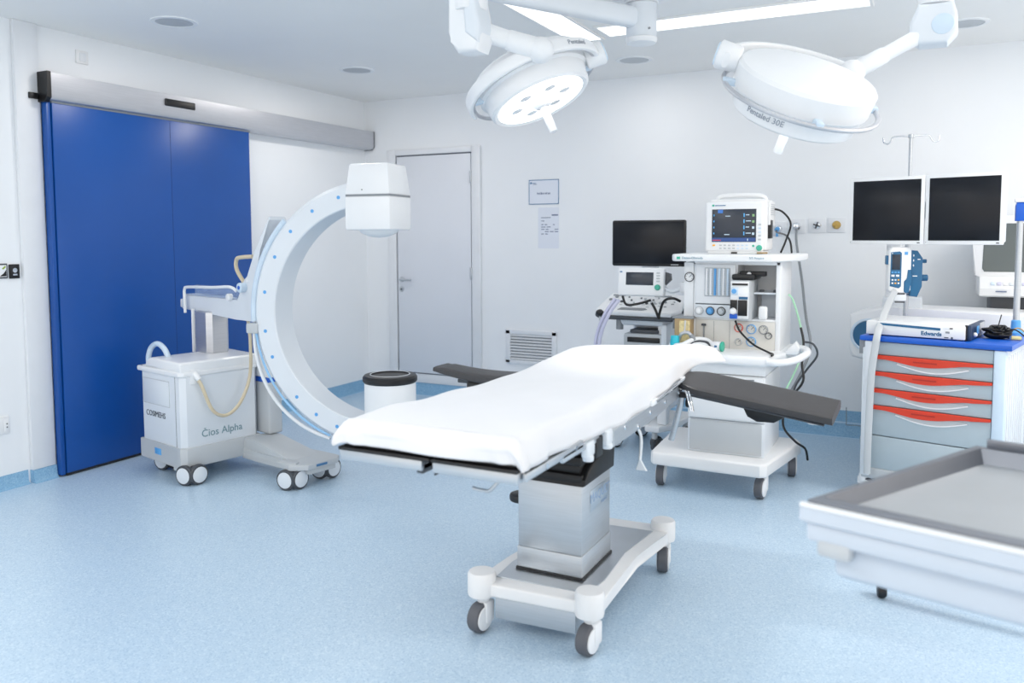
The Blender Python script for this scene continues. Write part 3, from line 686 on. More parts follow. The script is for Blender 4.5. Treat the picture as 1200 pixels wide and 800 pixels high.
for k in range(25):
    y = 1.945 + k / 24 * 1.86
    rows.append([(x, y, ztop(y, x) - dz) for x, dz in ((-1.54, .075), (-1.548, .06), (-1.54, .02), (-1.52, .012), (-1.0, .012), (-.98, .02), (-.972, .06), (-.98, .075))])
b.grid(rows, BLACK, True)
for r in (rows[0], rows[-1]): b.bm.faces.new([b.bm.verts.new(p) for p in r])
bmesh.ops.remove_doubles(b.bm, verts=b.bm.verts[:], dist=1e-5); obj('mattress', b, OT, 'black mattress')
b = B(); b.bb(-1.545, -.975, 2.56, 3.3, .835, .856, STEELR, .004); obj('seat_plate', b, OT, 'steel seat section')
b = B(); b.prism([(3.3, .838), (3.8, .862), (3.8, .88), (3.3, .858)], -1.545, -.975, STEELR, 'yz', .003, 1); obj('back_plate', b, OT, 'steel back section')
b = B(); b.bb(-1.46, -1.06, 2.62, 3.25, .74, .838, DKG, .02, 2); obj('table_carriage', b, OT, 'dark carriage under the seat')
# side rails, both sides
for s, x in ((1, -.95), (-1, -1.57)):
    o_ = s
    b = B(); b.bb(x - .006, x + .006, 1.95, 2.36, .838, .862, STEELR, .003); b.bb(x - .006, x + .006, 2.2, 2.5, .826, .85, STEELR, .003)
    for y in (2.08, 2.3): b.cyl((x - s * .02, y, .85), (x + s * .008, y, .85), .008, CHROME, n=14)
    obj('side_rail', b, OT, 'steel side rail')
    b = B(); b.prism([(2.64, .772), (3.1, .778), (3.55, .8), (3.56, .862), (3.1, .838), (2.64, .832)], x - .006, x + .006, STEELR, 'yz', .003, 1)
    for y, z in ((2.75, .82), (2.9, .79), (3.05, .815), (3.25, .82)): b.cyl((x, y, z), (x + s * .012, y, z), .009, CHROME, n=14, bev=.002)
    b.bb(x - s * .03, x, 2.7, 2.73, .80, .83, STEELR); b.bb(x - s * .03, x, 3.4, 3.43, .81, .84, STEELR)
    obj('side_plate', b, OT, 'steel side plate')
    b = B(); b.tube([(x + s * .012, 3.1, .846), (x + s * .012, 3.4, .862), (x + s * .012, 3.62, .875)], .008, CHROME, n=10); b.bb(x - .004, x + s * .014, 3.06, 3.14, .835, .858, WPLAS, .004); b.bb(x - .004, x + s * .014, 3.5, 3.56, .855, .88, WPLAS, .004); obj('rail', b, OT, 'chrome accessory rail')
    for y, w in ((2.38, .07), (2.56, .06)):
        b = B(); b.bb(x - .012, x + .012, y, y + w, .795, .845, WPLAS2, .008, 2); b.cyl((x, y + w / 2, .78), (x, y + w / 2, .80), .018, WPLAS2, n=16, bev=.004); obj('rail_clamp', b, OT, 'white rail clamp')
    obj('rail_bracket', B().bb(x - .01, x + .008, 2.47, 2.53, .775, .84, BLACK, .003), OT, 'black rail bracket')
b = B(); b.tube([(-1.19, 2.32, .84), (-1.2, 2.31, .74), (-1.24, 2.3, .68), (-1.27, 2.3, .672), (-1.31, 2.3, .675)], .0065, STEELR, n=10); obj('lever', b, OT, 'bent steel lever')
b = B(); b.tube([(-1.0, 3.0, .79), (-.98, 3.05, .72), (-.985, 3.06, .62)], .006, WPLAS, n=8); b.bb(-1.0, -.97, 2.98, 3.02, .765, .80, BLACK, .005); b.prism([(-1.0, .58), (-.955, .58), (-.985, .63)], 3.05, 3.062, WPLAS2, 'xz', .002, 1); obj('hand_control', b, OT, 'white hanging hand control')
# right arm board: heads out to the right, drooping
def arm_board(nm, M, L, W, droop, head):
    b = B(); b.M = M; rows = []
    for k in range(21):
        f = k / 20; w = W * (1 - (1 - min(1, f / .16)) ** 2 * .42) * (1 - .08 * f) / 2; z = -droop * f
        e = .012
        r = []
        for q in range(20):
            a = 2 * PI * q / 20; r.append((L * f, w * math.copysign(abs(math.cos(a)) ** .35, math.cos(a)), z + .02 * math.copysign(abs(math.sin(a)) ** .35, math.sin(a))))
        rows.append(r)
    b.grid(rows, BLACKP, True)
    for r in (rows[0], rows[-1]): b.bm.faces.new([b.bm.verts.new(M @ Vector(p)) for p in r])
    bmesh.ops.remove_doubles(b.bm, verts=b.bm.verts[:], dist=1e-5)
    return b
M = Matrix.Translation((-.945, 3.56, .862)) @ Matrix.Rotation(R(-3), 4, 'Z') @ Matrix.Rotation(R(9), 4, 'X')
arm = obj('arm_board', arm_board('r', M, .635, .25, .085, .1), OT, 'black padded arm board')
b = B(); b.M = M
b.prism([(.02, -.026), (.6, -.108), (.6, -.116), (.0, -.036)], -.09, .09, DKG, 'xz', .002, 1); obj('board_plate', b, arm)
b = B(); b.M = M; b.prism([(.27, -.07), (.29, -.115), (.33, -.135), (.4, -.132), (.45, -.1)], -.075, .035, BLACK, 'xz', .008, 2); obj('swivel_block', b, arm)
b = B(); b.M = M; b.tube([(.52, -.0, -.115), (.53, -.02, -.13), (.57, -.03, -.128)], .008, CREAM, n=8); obj('release_lever', b, arm, 'cream release lever')
b = B(); b.M = M; b.tube([(-.02, -.17, -.0), (.0, -.1, .0), (.0, -.06, .005)], .008, CHROME, n=8); b.prism([(-.02, -.115), (.01, -.06), (.13, -.10), (.11, -.115), (.02, -.085), (.0, -.12)], -.03, -.02, CHROME, 'xy', .002, 1); b.bb(-.02, .05, -.1, .0, -.05, -.03, BLACK, .004)
obj('arm_bracket', b, OT, 'chrome bracket of the arm board')
b = B(); b.tube([(-.955, 3.52, .84), (-.94, 3.5, .8), (-.955, 3.5, .72), (-.985, 3.5, .60)], .013, STEELR, n=12); b.cyl((-.95, 3.49, .825), (-.95, 3.51, .825), .022, CHROME, n=18, bev=.004); b.cyl((-.925, 3.52, .77), (-.905, 3.52, .77), .022, BLACK, n=18, bev=.004); obj('support_strut', b, OT, 'steel support strut')
b = B(); b.tube([(-.93, 3.47, .835), (-.905, 3.44, .83), (-.89, 3.42, .80), (-.875, 3.41, .755)], .0045, CHROME, n=8); b.tube([(-.915, 3.47, .835), (-.893, 3.44, .83), (-.878, 3.42, .80), (-.866, 3.41, .755)], .0045, CHROME, n=8); obj('clamp_lever', b, OT, 'wire clamp lever')
# left arm board, curved pad
b = B(); rows = []
for k in range(25):
    f = k / 24; x = -1.51 - .5 * f; y = 3.22 + .02 * f; sag = .016 * (1 - (2 * f - 1) ** 2); w = .085 * (1 - .12 * f)
    r = []
    for q in range(20):
        a = 2 * PI * q / 20; ca, sa = math.cos(a), math.sin(a)
        r.append((x, y + w * math.copysign(abs(ca) ** .4, ca), .878 - sag + .008 * f + (.022 - .006 * (f > .92)) * math.copysign(abs(sa) ** .4, sa) * (1 if sa > 0 else (1.0 - .7 * max(0, (f - .55) / .45)))))
    rows.append(r)
b.grid(rows, BLACKP, True)
for r in (rows[0], rows[-1]): b.bm.faces.new([b.bm.verts.new(p) for p in r])
bmesh.ops.remove_doubles(b.bm, verts=b.bm.verts[:], dist=1e-5); arm = obj('arm_board', b, OT, 'black curved arm board')
obj('swivel_block', B().bb(-1.84, -1.69, 3.17, 3.27, .79, .85, BLACK, .015, 2), arm)
obj('board_plate', B().bb(-1.9, -1.55, 3.2, 3.25, .832, .85, DKG, .004), arm)

# ------------------------------------------------------------------ sheet over the mattress
b = B(); NX, NY = 60, 110; rows = []
ys = 1.928; ye = 3.855
def smooth(a, c, x): t = max(0, min(1, (x - a) / (c - a))); return t * t * (3 - 2 * t)
HEM = [(1.92, .877), (2.1, .87), (2.36, .852), (2.69, .83), (3.03, .83), (3.3, .85), (3.57, .882), (3.73, .915), (3.9, .93)]
def hem(y):
    for (a, za), (c, zc) in zip(HEM, HEM[1:]):
        if a <= y <= c: return za + (zc - za) * (y - a) / (c - a)
    return HEM[0][1] if y < 1.92 else HEM[-1][1]
def sheet_pt(u, v):
    """u across (0 left hem .. 1 right hem), v along (negative = foot drop, 0..1 = top)"""
    top = .612; rad = .03
    y = ys + max(0, v) * (ye - ys)
    zt = ztop(y, TX) + .004
    # across profile
    x = 0; z = 0; d = (u - .5) * 2
    hw = .302 - .012 * smooth(.0, .06, -abs(v) + .06) 
    flat = .78
    if abs(d) <= flat: x = TX + d / flat * (hw - rad); z = ztop(y, x) + .004
    else:
        f = (abs(d) - flat) / (1 - flat); sgn = 1 if d > 0 else -1
        zc = ztop(y, TX + sgn * hw) + .004; drop = zc - hem(y)
        arc = rad * PI / 2; s_ = f * (arc + max(.002, drop - rad))
        if s_ < arc: a = s_ / rad; x = TX + sgn * (hw - rad + rad * math.sin(a)); z = zc - rad + rad * math.cos(a)
        else: x = TX + sgn * (hw + .004 * math.sin(y * 23 + 1) * f + .006 * f); z = zc - rad - (s_ - arc)
    if v < 0:
        f = -v; arc = .035 * PI / 2; s_ = f * .088
        if s_ < arc: a = s_ / .035; y = ys + .035 - .035 * math.sin(a) - .0; z -= .035 * (1 - math.cos(a))
        else: y = ys - .0 + .006 * math.sin(x * 17) * f; z -= .035 + (s_ - arc)
        z = max(z, .8755)
    elif v < .02: pass
    # creases
    w = .0025 * math.sin(x * 9 + y * 5) * math.sin(y * 3.1 + .6) + .0016 * math.sin(y * 11 + x * 3)
    edge = smooth(.55, .9, abs(d))
    z += w * (1 - edge) + edge * .003 * math.sin(y * 17 + 2)
    return Vector((x, y, z))
VS = [-1 + k / 14 for k in range(14)] + [(.0 + (k / (NY - 1)) ** 1.0) for k in range(NY)]
for v in VS:
    off = .035 * (1 if v <= 0 else 0)
    r = []
    for i in range(NX + 1):
        p = sheet_pt(i / NX, v)
        if v >= 0 and p.y < ys + .035: p.y = max(p.y, ys + .035 - .0)
        r.append(p)
    rows.append(r)
# keep rows ordered along y near the foot fold
for i in range(NX + 1):
    last = None
    for r in rows[14:]:
        if last is not None and r[i].y < last + 1e-4: r[i].y = last + 1e-4
        last = r[i].y
# corner tuck folds at the foot
for r in rows[:24]:
    for i, p in enumerate(r):
        for cx, sg in ((-.958, 1), (-1.562, -1)):
            dd = abs(p.x - cx)
            if dd < .12: p.y += .010 * math.sin((p.x - cx) * 95 + p.z * 40) * (1 - dd / .12) * smooth(.95, .9, p.z); p.x += sg * .012 * (1 - dd / .12) * smooth(.94, .88, p.z)
# loose corner at the head on the right
for k, r in enumerate(rows[-16:]):
    f = ((k + 1) / 16) ** 1.6
    for i, p in enumerate(r):
        d = i / NX; 
        if d > .72: g = smooth(.72, 1, d); p.x += .115 * f * g; p.y += .02 * f * g; p.z += (-.02 * f * g + .02 * f * math.sin(g * PI))
b.grid(rows, SHEET)
sh = obj('bed_sheet', b, None, sharp=60); recenter(sh, (TX, 2.9, .93)); tag(sh, 'smooth white sheet spread over the operating table', 'sheet')
md = sh.modifiers.new('thickness', 'SOLIDIFY'); md.thickness = .003; md.offset = 1; md.use_even_offset = False
# ------------------------------------------------------------------ anaesthesia machine
AM = thing('anaesthesia_machine', 'white anaesthesia machine on casters with flow tubes, vaporiser and top shelf', 'anaesthesia machine', (-1.06, 5.0, 0), world=True)
b = B(); b.prism([(-1.44, 4.68), (-1.42, 4.655), (-.8, 4.64), (-.765, 4.67), (-.665, 5.28), (-.7, 5.36), (-1.45, 5.36), (-1.475, 5.3)], .14, .222, CREAM, 'xy', .016, 3); obj('base_board', b, AM)
for x, y, a in ((-1.40, 4.76, 8), (-.81, 4.75, -6), (-.72, 5.29, 12), (-1.4, 5.29, 0)): single_caster(AM, x, y, .145, .062, .044, a)
b = B(); b.bb(-1.245, -.8, 4.775, 5.3, .22, .42, WPLAS2, .008); b.bb(-1.245, -.8, 4.77, 5.3, .424, .69, WPLAS, .008); b.bb(-1.245, -.8, 4.775, 5.3, .694, .77, WPLAS, .008); obj('drawer_block', b, AM)
b = B(); b.bb(-1.23, -.815, 4.764, 4.775, .235, .415, GREYP, .004); obj('lower_door', b, AM, 'grey lower door')
for z0, z1 in ((.435, .575), (.585, .685)):
    d = obj('drawer', B().bb(-1.235, -.81, 4.757, 4.775, z0, z1, WPLAS, .006), AM)
    b = B(); b.tube([(-1.18, 4.756, z1 - .012), (-1.02, 4.755, z1 - .02), (-.86, 4.756, z1 - .012)], .0045, MIDG, n=8); obj('handle', b, d, 'thin grey grip')
b = B(); b.prism([(-1.42, 4.79), (-1.39, 4.73), (-.82, 4.715), (-.775, 4.74), (-.72, 4.95), (-.72, 5.4), (-1.38, 5.4)], .758, .815, WPLAS, 'xy', .018, 3); obj('worktop', b, AM)
b = B(); b.tube([(-.79, 4.74, .785), (-.72, 4.75, .785), (-.65, 4.82, .795), (-.6, 4.93, .82), (-.62, 5.01, .835), (-.69, 5.06, .83)], .021, WPLAS, n=14); obj('push_handle', b, AM)
b = B(); b.prism([(-.73, .8), (-.655, .8), (-.645, .84), (-.67, .88), (-.73, .82)], 4.98, 5.05, WPLAS, 'xz', .012, 2); obj('side_wing', b, AM)
# upper cabinet: frame and back
b = B(); b.bb(-1.27, -.765, 5.22, 5.41, .81, 1.335, WPLAS, .004)
b.bb(-.79, -.76, 5.0, 5.41, .81, 1.345, WPLAS, .006)
b.bb(-1.275, -.765, 5.005, 5.25, .985, 1.0, WPLAS, .004); b.bb(-1.275, -1.262, 5.0, 5.25, .81, 1.335, WPLAS, .003); b.bb(-1.275, -.765, 5.0, 5.25, 1.322, 1.345, WPLAS, .003)
b.bb(-1.02, -1.012, 5.0, 5.25, 1.0, 1.335, WPLAS, .003)
obj('cabinet', b, AM)
b = B(); b.bb(-1.338, -1.277, 5.0, 5.38, 1.0, 1.335, WPLAS, .006); cp = obj('gauge_column', b, AM)
def gauge(x, z, r, rim, par, face=WPLAS, y=5.0):
    g = obj('gauge', B().lathe([(r, 0), (r, .008), (r * .86, .012), (r * .84, .006), (0, .006)], rim, (x, y, z), (0, -1, 0), 32), par)
    b = B(); b.lathe([(r * .84, .0062), (0, .0065)], face, (x, y, z), (0, -1, 0), 28)
    for a in range(-120, 121, 40): b.box((x + r * .66 * math.sin(R(a)), y - .007, z + r * .66 * math.cos(R(a))), (.0022, .001, r * .18), INKD, rot=(0, a, 0))
    b.box((x + r * .2, y - .0078, z + r * .2), (.0025, .001, r * .7), INKD, rot=(0, 45, 0)); obj('dial', b, g)
gauge(-1.303, 1.245, .03, DKG, AM)
# flow panel
b = B(); b.bb(-1.262, -1.02, 4.985, 5.02, 1.085, 1.325, WPLAS, .006); b.bb(-1.262, -1.02, 4.98, 5.02, 1.0, 1.08, WPLAS2, .005); fp = obj('flow_panel', b, AM)
b = B(); b.bb(-1.205, -1.052, 4.978, 4.986, 1.13, 1.305, GREYP, .002); wn = obj('flow_window', b, AM, 'grey flow tube window')
for k, m in enumerate((WPLAS, WPLAS, BLUEM, BLUEL, WPLAS, BLUEL)): obj('flow_tube', B().cyl((-1.192 + k * .0255, 4.976, 1.138), (-1.192 + k * .0255, 4.976, 1.3), .0075, m, n=14), wn)
for k in range(6):
    b = B()
    for q in range(12): b.bb(-1.186 + k * .0255, -1.181 + k * .0255, 4.9665, 4.9675, 1.15 + q * .012, 1.1515 + q * .012, INKB)
    obj('scale_marks', b, wn)
for k, m in enumerate((WPLAS, BLUEM, GREYP)):
    x = -1.235 + k * .067
    kn = obj('knob', B().lathe([(.0225, 0), (.0225, .006), (.017, .008), (.0165, .026), (.012, .028), (0, .028)], m, (x, 4.98, 1.042), (0, -1, 0), 28), fp, ('white knob', 'blue knob', 'grey knob')[k])
    obj('knob_ring', B().lathe([(.023, .001), (.027, .003), (.026, .008), (.022, .009)], (GREYP, DKG, BLACK)[k], (x, 4.98, 1.042), (0, -1, 0), 28), kn)
# vaporiser in the recess
b = B(); b.bb(-1.035, -.92, 4.9, 5.16, 1.0, 1.235, GREYP, .006); vp_ = obj('vaporiser', b, AM, 'grey vaporiser block with black top')
obj('vaporiser_face', B().bb(-1.03, -.925, 4.893, 4.902, 1.01, 1.23, WPLAS, .003), vp_)
b = B(); b.bb(-1.035, -.9, 4.94, 5.15, 1.235, 1.27, BLACK, .01); b.bb(-1.0, -.85, 5.0, 5.06, 1.255, 1.285, BLACK, .006); b.cyl((-.94, 4.985, 1.27), (-.94, 4.97, 1.27), .012, WPLAS, n=16); obj('vaporiser_top', b, vp_, 'black locking lever')
b = B(); b.bb(-1.025, -.985, 4.888, 4.895, 1.15, 1.195, BLUEL, .002); b.lathe([(.014, 0), (.014, .01), (0, .011)], BLUEM, (-1.008, 4.89, 1.172), (0, -1, 0)); b.bb(-1.02, -.93, 4.888, 4.895, 1.207, 1.218, BLACK); b.bb(-.98, -.93, 4.888, 4.896, 1.125, 1.14, TEALB); b.bb(-.985, -.932, 4.886, 4.895, 1.028, 1.12, BLACK, .002); b.bb(-1.03, -.99, 4.886, 4.895, 1.06, 1.12, BLACK, .002); b.lathe([(.017, 0), (.02, .008), (.014, .03), (0, .032)], WPLAS, (-1.01, 4.886, 1.055), (0, -1, 0)); b.bb(-1.032, -.988, 4.882, 4.895, 1.01, 1.038, BLUEP, .003)
each('vaporiser_control', b, vp_)
b = B(); b.bb(-.92, -.792, 5.02, 5.22, 1.148, 1.16, WPLAS2, .003)
for x in (-.89, -.81): b.bb(x, x + .025, 5.03, 5.06, 1.16, 1.175, DKG, .003)
obj('recess_shelf', b, AM)
b = B(); b.bb(-.885, -.835, 4.98, 5.02, 1.0, 1.08, WPLAS, .012, 3); obj('canister', b, AM)
b = B(); b.bb(-.9, -.8, 5.17, 5.222, 1.0, 1.14, WPLAS2, .006); obj('recess_panel', b, AM)
# lower control panel
LP = mat('panel_putty', (214, 212, 206), 0.5); b = B(); b.bb(-1.262, -.79, 5.0, 5.03, .812, .985, LP, .002); b.bb(-1.15, -1.148, 4.9985, 5.001, .815, .98, MIDG); b.bb(-1.055, -1.053, 4.9985, 5.001, .815, .98, MIDG); lp = obj('control_panel', b, AM, 'putty grey control panel')
b = B(); b.box((-1.21, 4.992, .955), (.028, .012, .014), DKG, .003); b.bb(-1.215, -1.205, 4.993, 5.0, .87, .955, MIDG, .002); obj('toggle', b, lp)
for x, z, r, m in ((-1.0, .945, .026, RED), (-.925, .94, .029, BLUEM), (-.925, .865, .029, BLUEM), (-.855, .94, .027, MIDG), (-.77 - .055, .905, .02, DKG), (-1.0, .86, .022, GREYP)): gauge(x, z, r, m, lp, LP)
# shelf with chamfered right end
b = B(); b.prism([(-1.385, 4.9), (-1.36, 4.86), (-.82, 4.845), (-.79, 4.855), (-.66, 5.1), (-.665, 5.42), (-1.37, 5.42)], 1.345, 1.388, WPLAS, 'xy', .01, 3); sf = obj('top_shelf', b, AM)
b = B(); b.bb(-1.345, -1.325, 4.853, 4.86, 1.358, 1.373, GREEN, .001); obj('emblem', b, sf, 'small green emblem')
text_part('Datex-Ohmeda', .02, frame((-1.25, 4.8555, 1.3655), (1, -.02, 0), (0, 0, 1)), INKT, AM)
text_part('S/5 Aespire', .018, frame((-.875, 4.846, 1.3675), (1, -.02, 0), (0, 0, 1)), INKT, AM)
# absorber on the left
b = B(); b.bb(-1.375, -1.275, 4.93, 5.12, .80, .992, TAN, .004); ab = obj('absorber', b, AM, 'tan framed absorber canister')
b = B(); b.bb(-1.345, -1.28, 4.924, 4.935, .83, .98, YELL, .006); obj('absorbent', b, ab, 'pale yellow filling')
b = B(); b.tube([(-1.345, 4.9, .84), (-1.32, 4.88, .9), (-1.28, 4.88, .915), (-1.25, 4.88, .89)], .011, ALU, n=12); b.cyl((-1.26, 4.88, .9), (-1.235, 4.88, .87), .015, MIDG, n=14); b.tube([(-1.30, 4.9, .985), (-1.3, 4.89, .93), (-1.3, 4.885, .915)], .005, ALU, n=8); obj('elbow_pipe', b, AM, 'silver elbow pipe')
obj('absorber_rail', B().bb(-1.39, -1.26, 4.93, 5.12, .992, 1.004, MIDG, .002), AM)

# display swung out on an arm, left of the cabinet
b = B(); M0 = Matrix.Translation((-1.672, 5.2, 1.195)) @ Matrix.Rotation(R(3), 4, 'Z') @ Matrix.Rotation(R(-6), 4, 'X'); b.M = M0
b.box((0, 0, 0), (.31, .07, .185), WPLAS, .012, 3); dsp = obj('ventilator_display', b, AM)
b = B(); b.M = M0; b.bb(-.098, .085, -.0375, -.034, -.022, .062, SCREENB, .001); obj('screen', b, dsp, 'dark screen')
b = B(); b.M = M0; b.bb(-.14, -.125, -.037, -.034, .06, .068, INKB); b.lathe([(.019, 0), (.019, .01), (.014, .018), (0, .019)], GREEN, (.115, -.035, -.035), (0, -1, 0), 24)
for q in range(4): b.bb(.105, .128, -.037, -.034, .0 + q * .018, .01 + q * .018, GREYP, .001)
each('control_key', b, dsp)
b = B(); b.M = M0; b.prism([(.15, -.02), (.19, .02), (.185, .06), (.15, .07)], .0, .05, DKG, 'xz', .004, 1); obj('clamp', b, dsp, 'dark clamp')
b = B(); b.tube([(-1.54, 5.23, 1.17), (-1.48, 5.2, 1.14), (-1.42, 5.22, 1.15), (-1.33, 5.25, 1.19)], .012, WPLAS2, n=12); b.bb(-1.42, -1.33, 5.2, 5.27, 1.13, 1.2, WPLAS, .01); obj('display_arm', b, AM)
b = B(); b.tube([(-1.4, 5.15, 1.08), (-1.44, 5.12, 1.1), (-1.5, 5.13, 1.08), (-1.535, 5.15, 1.0), (-1.54, 5.15, .96)], .0085, BLACK, n=10); b.tube([(-1.59, 5.16, 1.06), (-1.56, 5.14, 1.02), (-1.54, 5.14, .97)], .0085, BLACK, n=10); b.tube([(-1.79, 5.16, 1.1), (-1.75, 5.12, 1.05), (-1.68, 5.13, 1.055), (-1.6, 5.17, 1.08)], .008, BLACK, n=10); obj('cable', b, AM, 'black cables under the display')

# patient monitor on the shelf
PM = thing('patient_monitor', 'white patient monitor with a dark trend screen on the anaesthesia machine shelf', 'monitor', (-1.03, 5.08, 1.388), world=True)
b = B(); b.bb(-1.205, -.865, 4.98, 5.02, 1.405, 1.70, WPLAS, .012, 3); b.bb(-1.19, -.85, 5.01, 5.24, 1.41, 1.715, CREAM, .015, 3); hs = obj('housing', b, PM)
b = B(); b.tube([(-1.16, 5.1, 1.705), (-1.14, 5.1, 1.735), (-1.03, 5.1, 1.742), (-.9, 5.1, 1.735), (-.87, 5.1, 1.705)], .014, WPLAS, n=12); obj('carry_handle', b, PM)
sc = obj('screen', B().bb(-1.165, -.905, 4.977, 4.982, 1.46, 1.655, SCREENB, .001), PM, 'dark screen with coloured readings')
b = B(); b.bb(-1.163, -.907, 4.9755, 4.977, 1.462, 1.485, mat('screen_blue_bar', (38, 72, 130), .4, emit=.25)); b.bb(-1.13, -1.10, 4.9755, 4.977, 1.632, 1.652, mat('screen_blue_tab', (52, 110, 185), .4, emit=.3)); obj('status_bar', b, sc)
SW = mat('screen_white_text', (170, 190, 205), .4, emit=.4); SB = mat('screen_cyan', (80, 160, 215), .4, emit=.4); SG = mat('screen_green', (120, 160, 110), .4, emit=.3); SR = mat('screen_red', (190, 60, 60), .4, emit=.4)
b = B()
for q in range(4):
    z = 1.63 - q * .036
    b.bb(-.978, -.972, 4.9752, 4.9765, z - .022, z, SB); b.bb(-.965, -.945 + .01 * (q % 2), 4.9752, 4.9765, z - .012, z - .007, SW); b.bb(-.928, -.915, 4.9752, 4.9765, z - .02, z - .006, SG if q < 2 else SW)
    b.bb(-1.155, -1.15, 4.9752, 4.9765, z - .016, z - .005, SB)
b.bb(-1.085, -1.055, 4.9752, 4.9765, 1.612, 1.616, SW); b.bb(-1.09, -1.06, 4.9752, 4.9765, 1.502, 1.507, SW); b.bb(-1.158, -1.11, 4.9745, 4.9758, 1.468, 1.473, SR); b.bb(-.955, -.95, 4.9745, 4.9758, 1.467, 1.48, SW)
each('reading', b, sc)
b = B(); b.bb(-1.16, -1.145, 4.976, 4.982, 1.435, 1.445, ORANGE, .001)
for q in range(7):
    for w in range(2): b.bb(-1.12 + q * .026, -1.105 + q * .026, 4.977, 4.982, 1.418 + w * .018, 1.426 + w * .018, BLUEL if q > 3 else GREYP, .001)
for q in range(5): b.bb(-.892, -.876, 4.977, 4.982, 1.47 + q * .022, 1.48 + q * .022, BLUEL if q in (2, 3) else GREYP, .001)
b.lathe([(.017, 0), (.017, .008), (.012, .014), (0, .015)], GREEN, (-.885, 4.98, 1.425), (0, -1, 0), 24); b.lathe([(.007, 0), (.006, .004), (0, .004)], GREEN, (-.92, 4.98, 1.437), (0, -1, 0), 16)
each('control_key', b, PM)
b = B(); b.bb(-1.165, -1.152, 4.9765, 4.981, 1.673, 1.684, GREEN, .001); b.bb(-1.148, -1.085, 4.9775, 4.981, 1.675, 1.68, INKB); obj('emblem', b, PM)
b = B(); b.bb(-.85, -.835, 5.04, 5.2, 1.56, 1.7, CREAM, .004)
for q in range(6): b.bb(-.852, -.832, 5.05, 5.19, 1.62 + q * .012, 1.624 + q * .012, GREYP)
obj('side_module', b, PM); obj('module_slot', B().bb(-.851, -.832, 5.05, 5.12, 1.48, 1.59, BLACK, .004), PM, 'black module slot')
b = B(); b.bb(-1.19, -.87, 4.99, 5.22, 1.388, 1.408, CREAM, .004); b.bb(-1.05, -1.015, 4.985, 4.995, 1.391, 1.4, BLACK, .001); b.bb(-.9, -.84, 4.985, 5.0, 1.39, 1.4, TAN, .002); each('foot', b, PM)

# breathing parts lying on the worktop
t = thing('breathing_mask', 'clear breathing mask with a dark rim lying on the anaesthesia worktop', 'mask', (-1.2, 4.9, .815), world=True)
b = B(); b.lathe([(.075, 0), (.08, .012), (.07, .03), (.045, .045), (.02, .05)], WPLAS, (-1.2, 4.9, .816), (0, -.15, 1), 28, 1.1, .8); obj('dome', b, t)
b = B(); b.tube([(-1.2 + .062 * math.cos(a * PI / 10), 4.86 + .02 * math.sin(a * PI / 10), .845 + .02 * math.sin(a * PI / 10)) for a in range(20)], .008, DKG, n=8, closed=True, sub=1); obj('rim', b, t, 'dark rim')
t = thing('connector_cap', 'turquoise breathing connector standing on the left of the worktop', 'connector', (-1.352, 4.86, .815), world=True)
obj('flange', B().cyl((-1.352, 4.86, .815), (-1.352, 4.86, .832), .04, TEAL, .036, bev=.003), t); obj('sleeve', B().cyl((-1.352, 4.86, .83), (-1.352, 4.86, .895), .03, TEAL, .024, bev=.003), t)
t = thing('breathing_filter', 'small white breathing filter with a green end on the worktop', 'filter', (-1.07, 4.86, .815), world=True)
obj('filter_body', B().cyl((-1.12, 4.86, .845), (-1.07, 4.85, .845), .028, WPLAS, bev=.004), t); obj('filter_end', B().cyl((-1.07, 4.85, .845), (-1.058, 4.848, .845), .03, GREEN, bev=.003), t, 'green end ring'); obj('print', B().bb(-1.105, -1.09, 4.825, 4.833, .838, .853, INKB), t)
b = B()
pts = [(-1.38, 4.86, .835), (-1.3, 4.83, .845), (-1.24, 4.88, .875), (-1.17, 4.9, .872), (-1.12, 4.86, .85)]
b.tube(pts, .014, WPLAS, n=12, sub=12); b.tube([(-1.36, 4.9, .832), (-1.27, 4.8, .832), (-1.15, 4.79, .832), (-1.08, 4.8, .832)], .013, WPLAS2, n=12, sub=12)
o = obj('breathing_tube', b, None); recenter(o, (-1.22, 4.85, .815)); tag(o, 'coiled white breathing tube beside the mask on the worktop', 'tube')

# hoses and cables
def hose(name, label, cat, pts, r, m, g=None):
    b = B(); b.tube(pts, r, m, n=10, sub=8); o = obj(name, b, None); recenter(o, pts[0]); return tag(o, label, cat, g)
hose('gas_hose', 'grey gas hose hanging from the chrome wall plug to behind the anaesthesia machine', 'hose', [(-.872, 6.43, 1.55), (-.87, 6.4, 1.45), (-.80, 6.2, 1.18), (-.73, 5.9, .95), (-.66, 5.6, .79), (-.68, 5.45, .66), (-.75, 5.38, .5)], .009, MIDG)
hose('gas_tube', 'thin pale green tube running down the side of the anaesthesia machine', 'tube', [(-.745, 5.2, 1.14), (-.72, 5.22, 1.1), (-.68, 5.25, .95), (-.655, 5.2, .82), (-.68, 5.1, .7), (-.74, 5.02, .55)], .006, GREENT)
hose('power_cable', 'black cable looping from the patient monitor down to the shelf', 'cable', [(-.845, 5.18, 1.66), (-.79, 5.2, 1.64), (-.745, 5.22, 1.57), (-.77, 5.22, 1.47), (-.80, 5.22, 1.392)], .006, BLACK)
hose('power_cable', 'black cable crossing from the blue wall plug down to the shelf', 'cable', [(-1.017, 6.43, 1.535), (-.98, 6.2, 1.52), (-.80, 5.4, 1.50), (-.75, 5.25, 1.46), (-.735, 5.22, 1.392)], .006, BLACK)
hose('power_cable', 'black cable curving across the control panel from the vaporiser to the worktop edge', 'cable', [(-1.0, 4.9, .995), (-.98, 4.94, .93), (-.9, 4.92, .86), (-.81, 4.88, .825), (-.77, 4.82, .822), (-.765, 4.75, .822)], .006, BLACK)
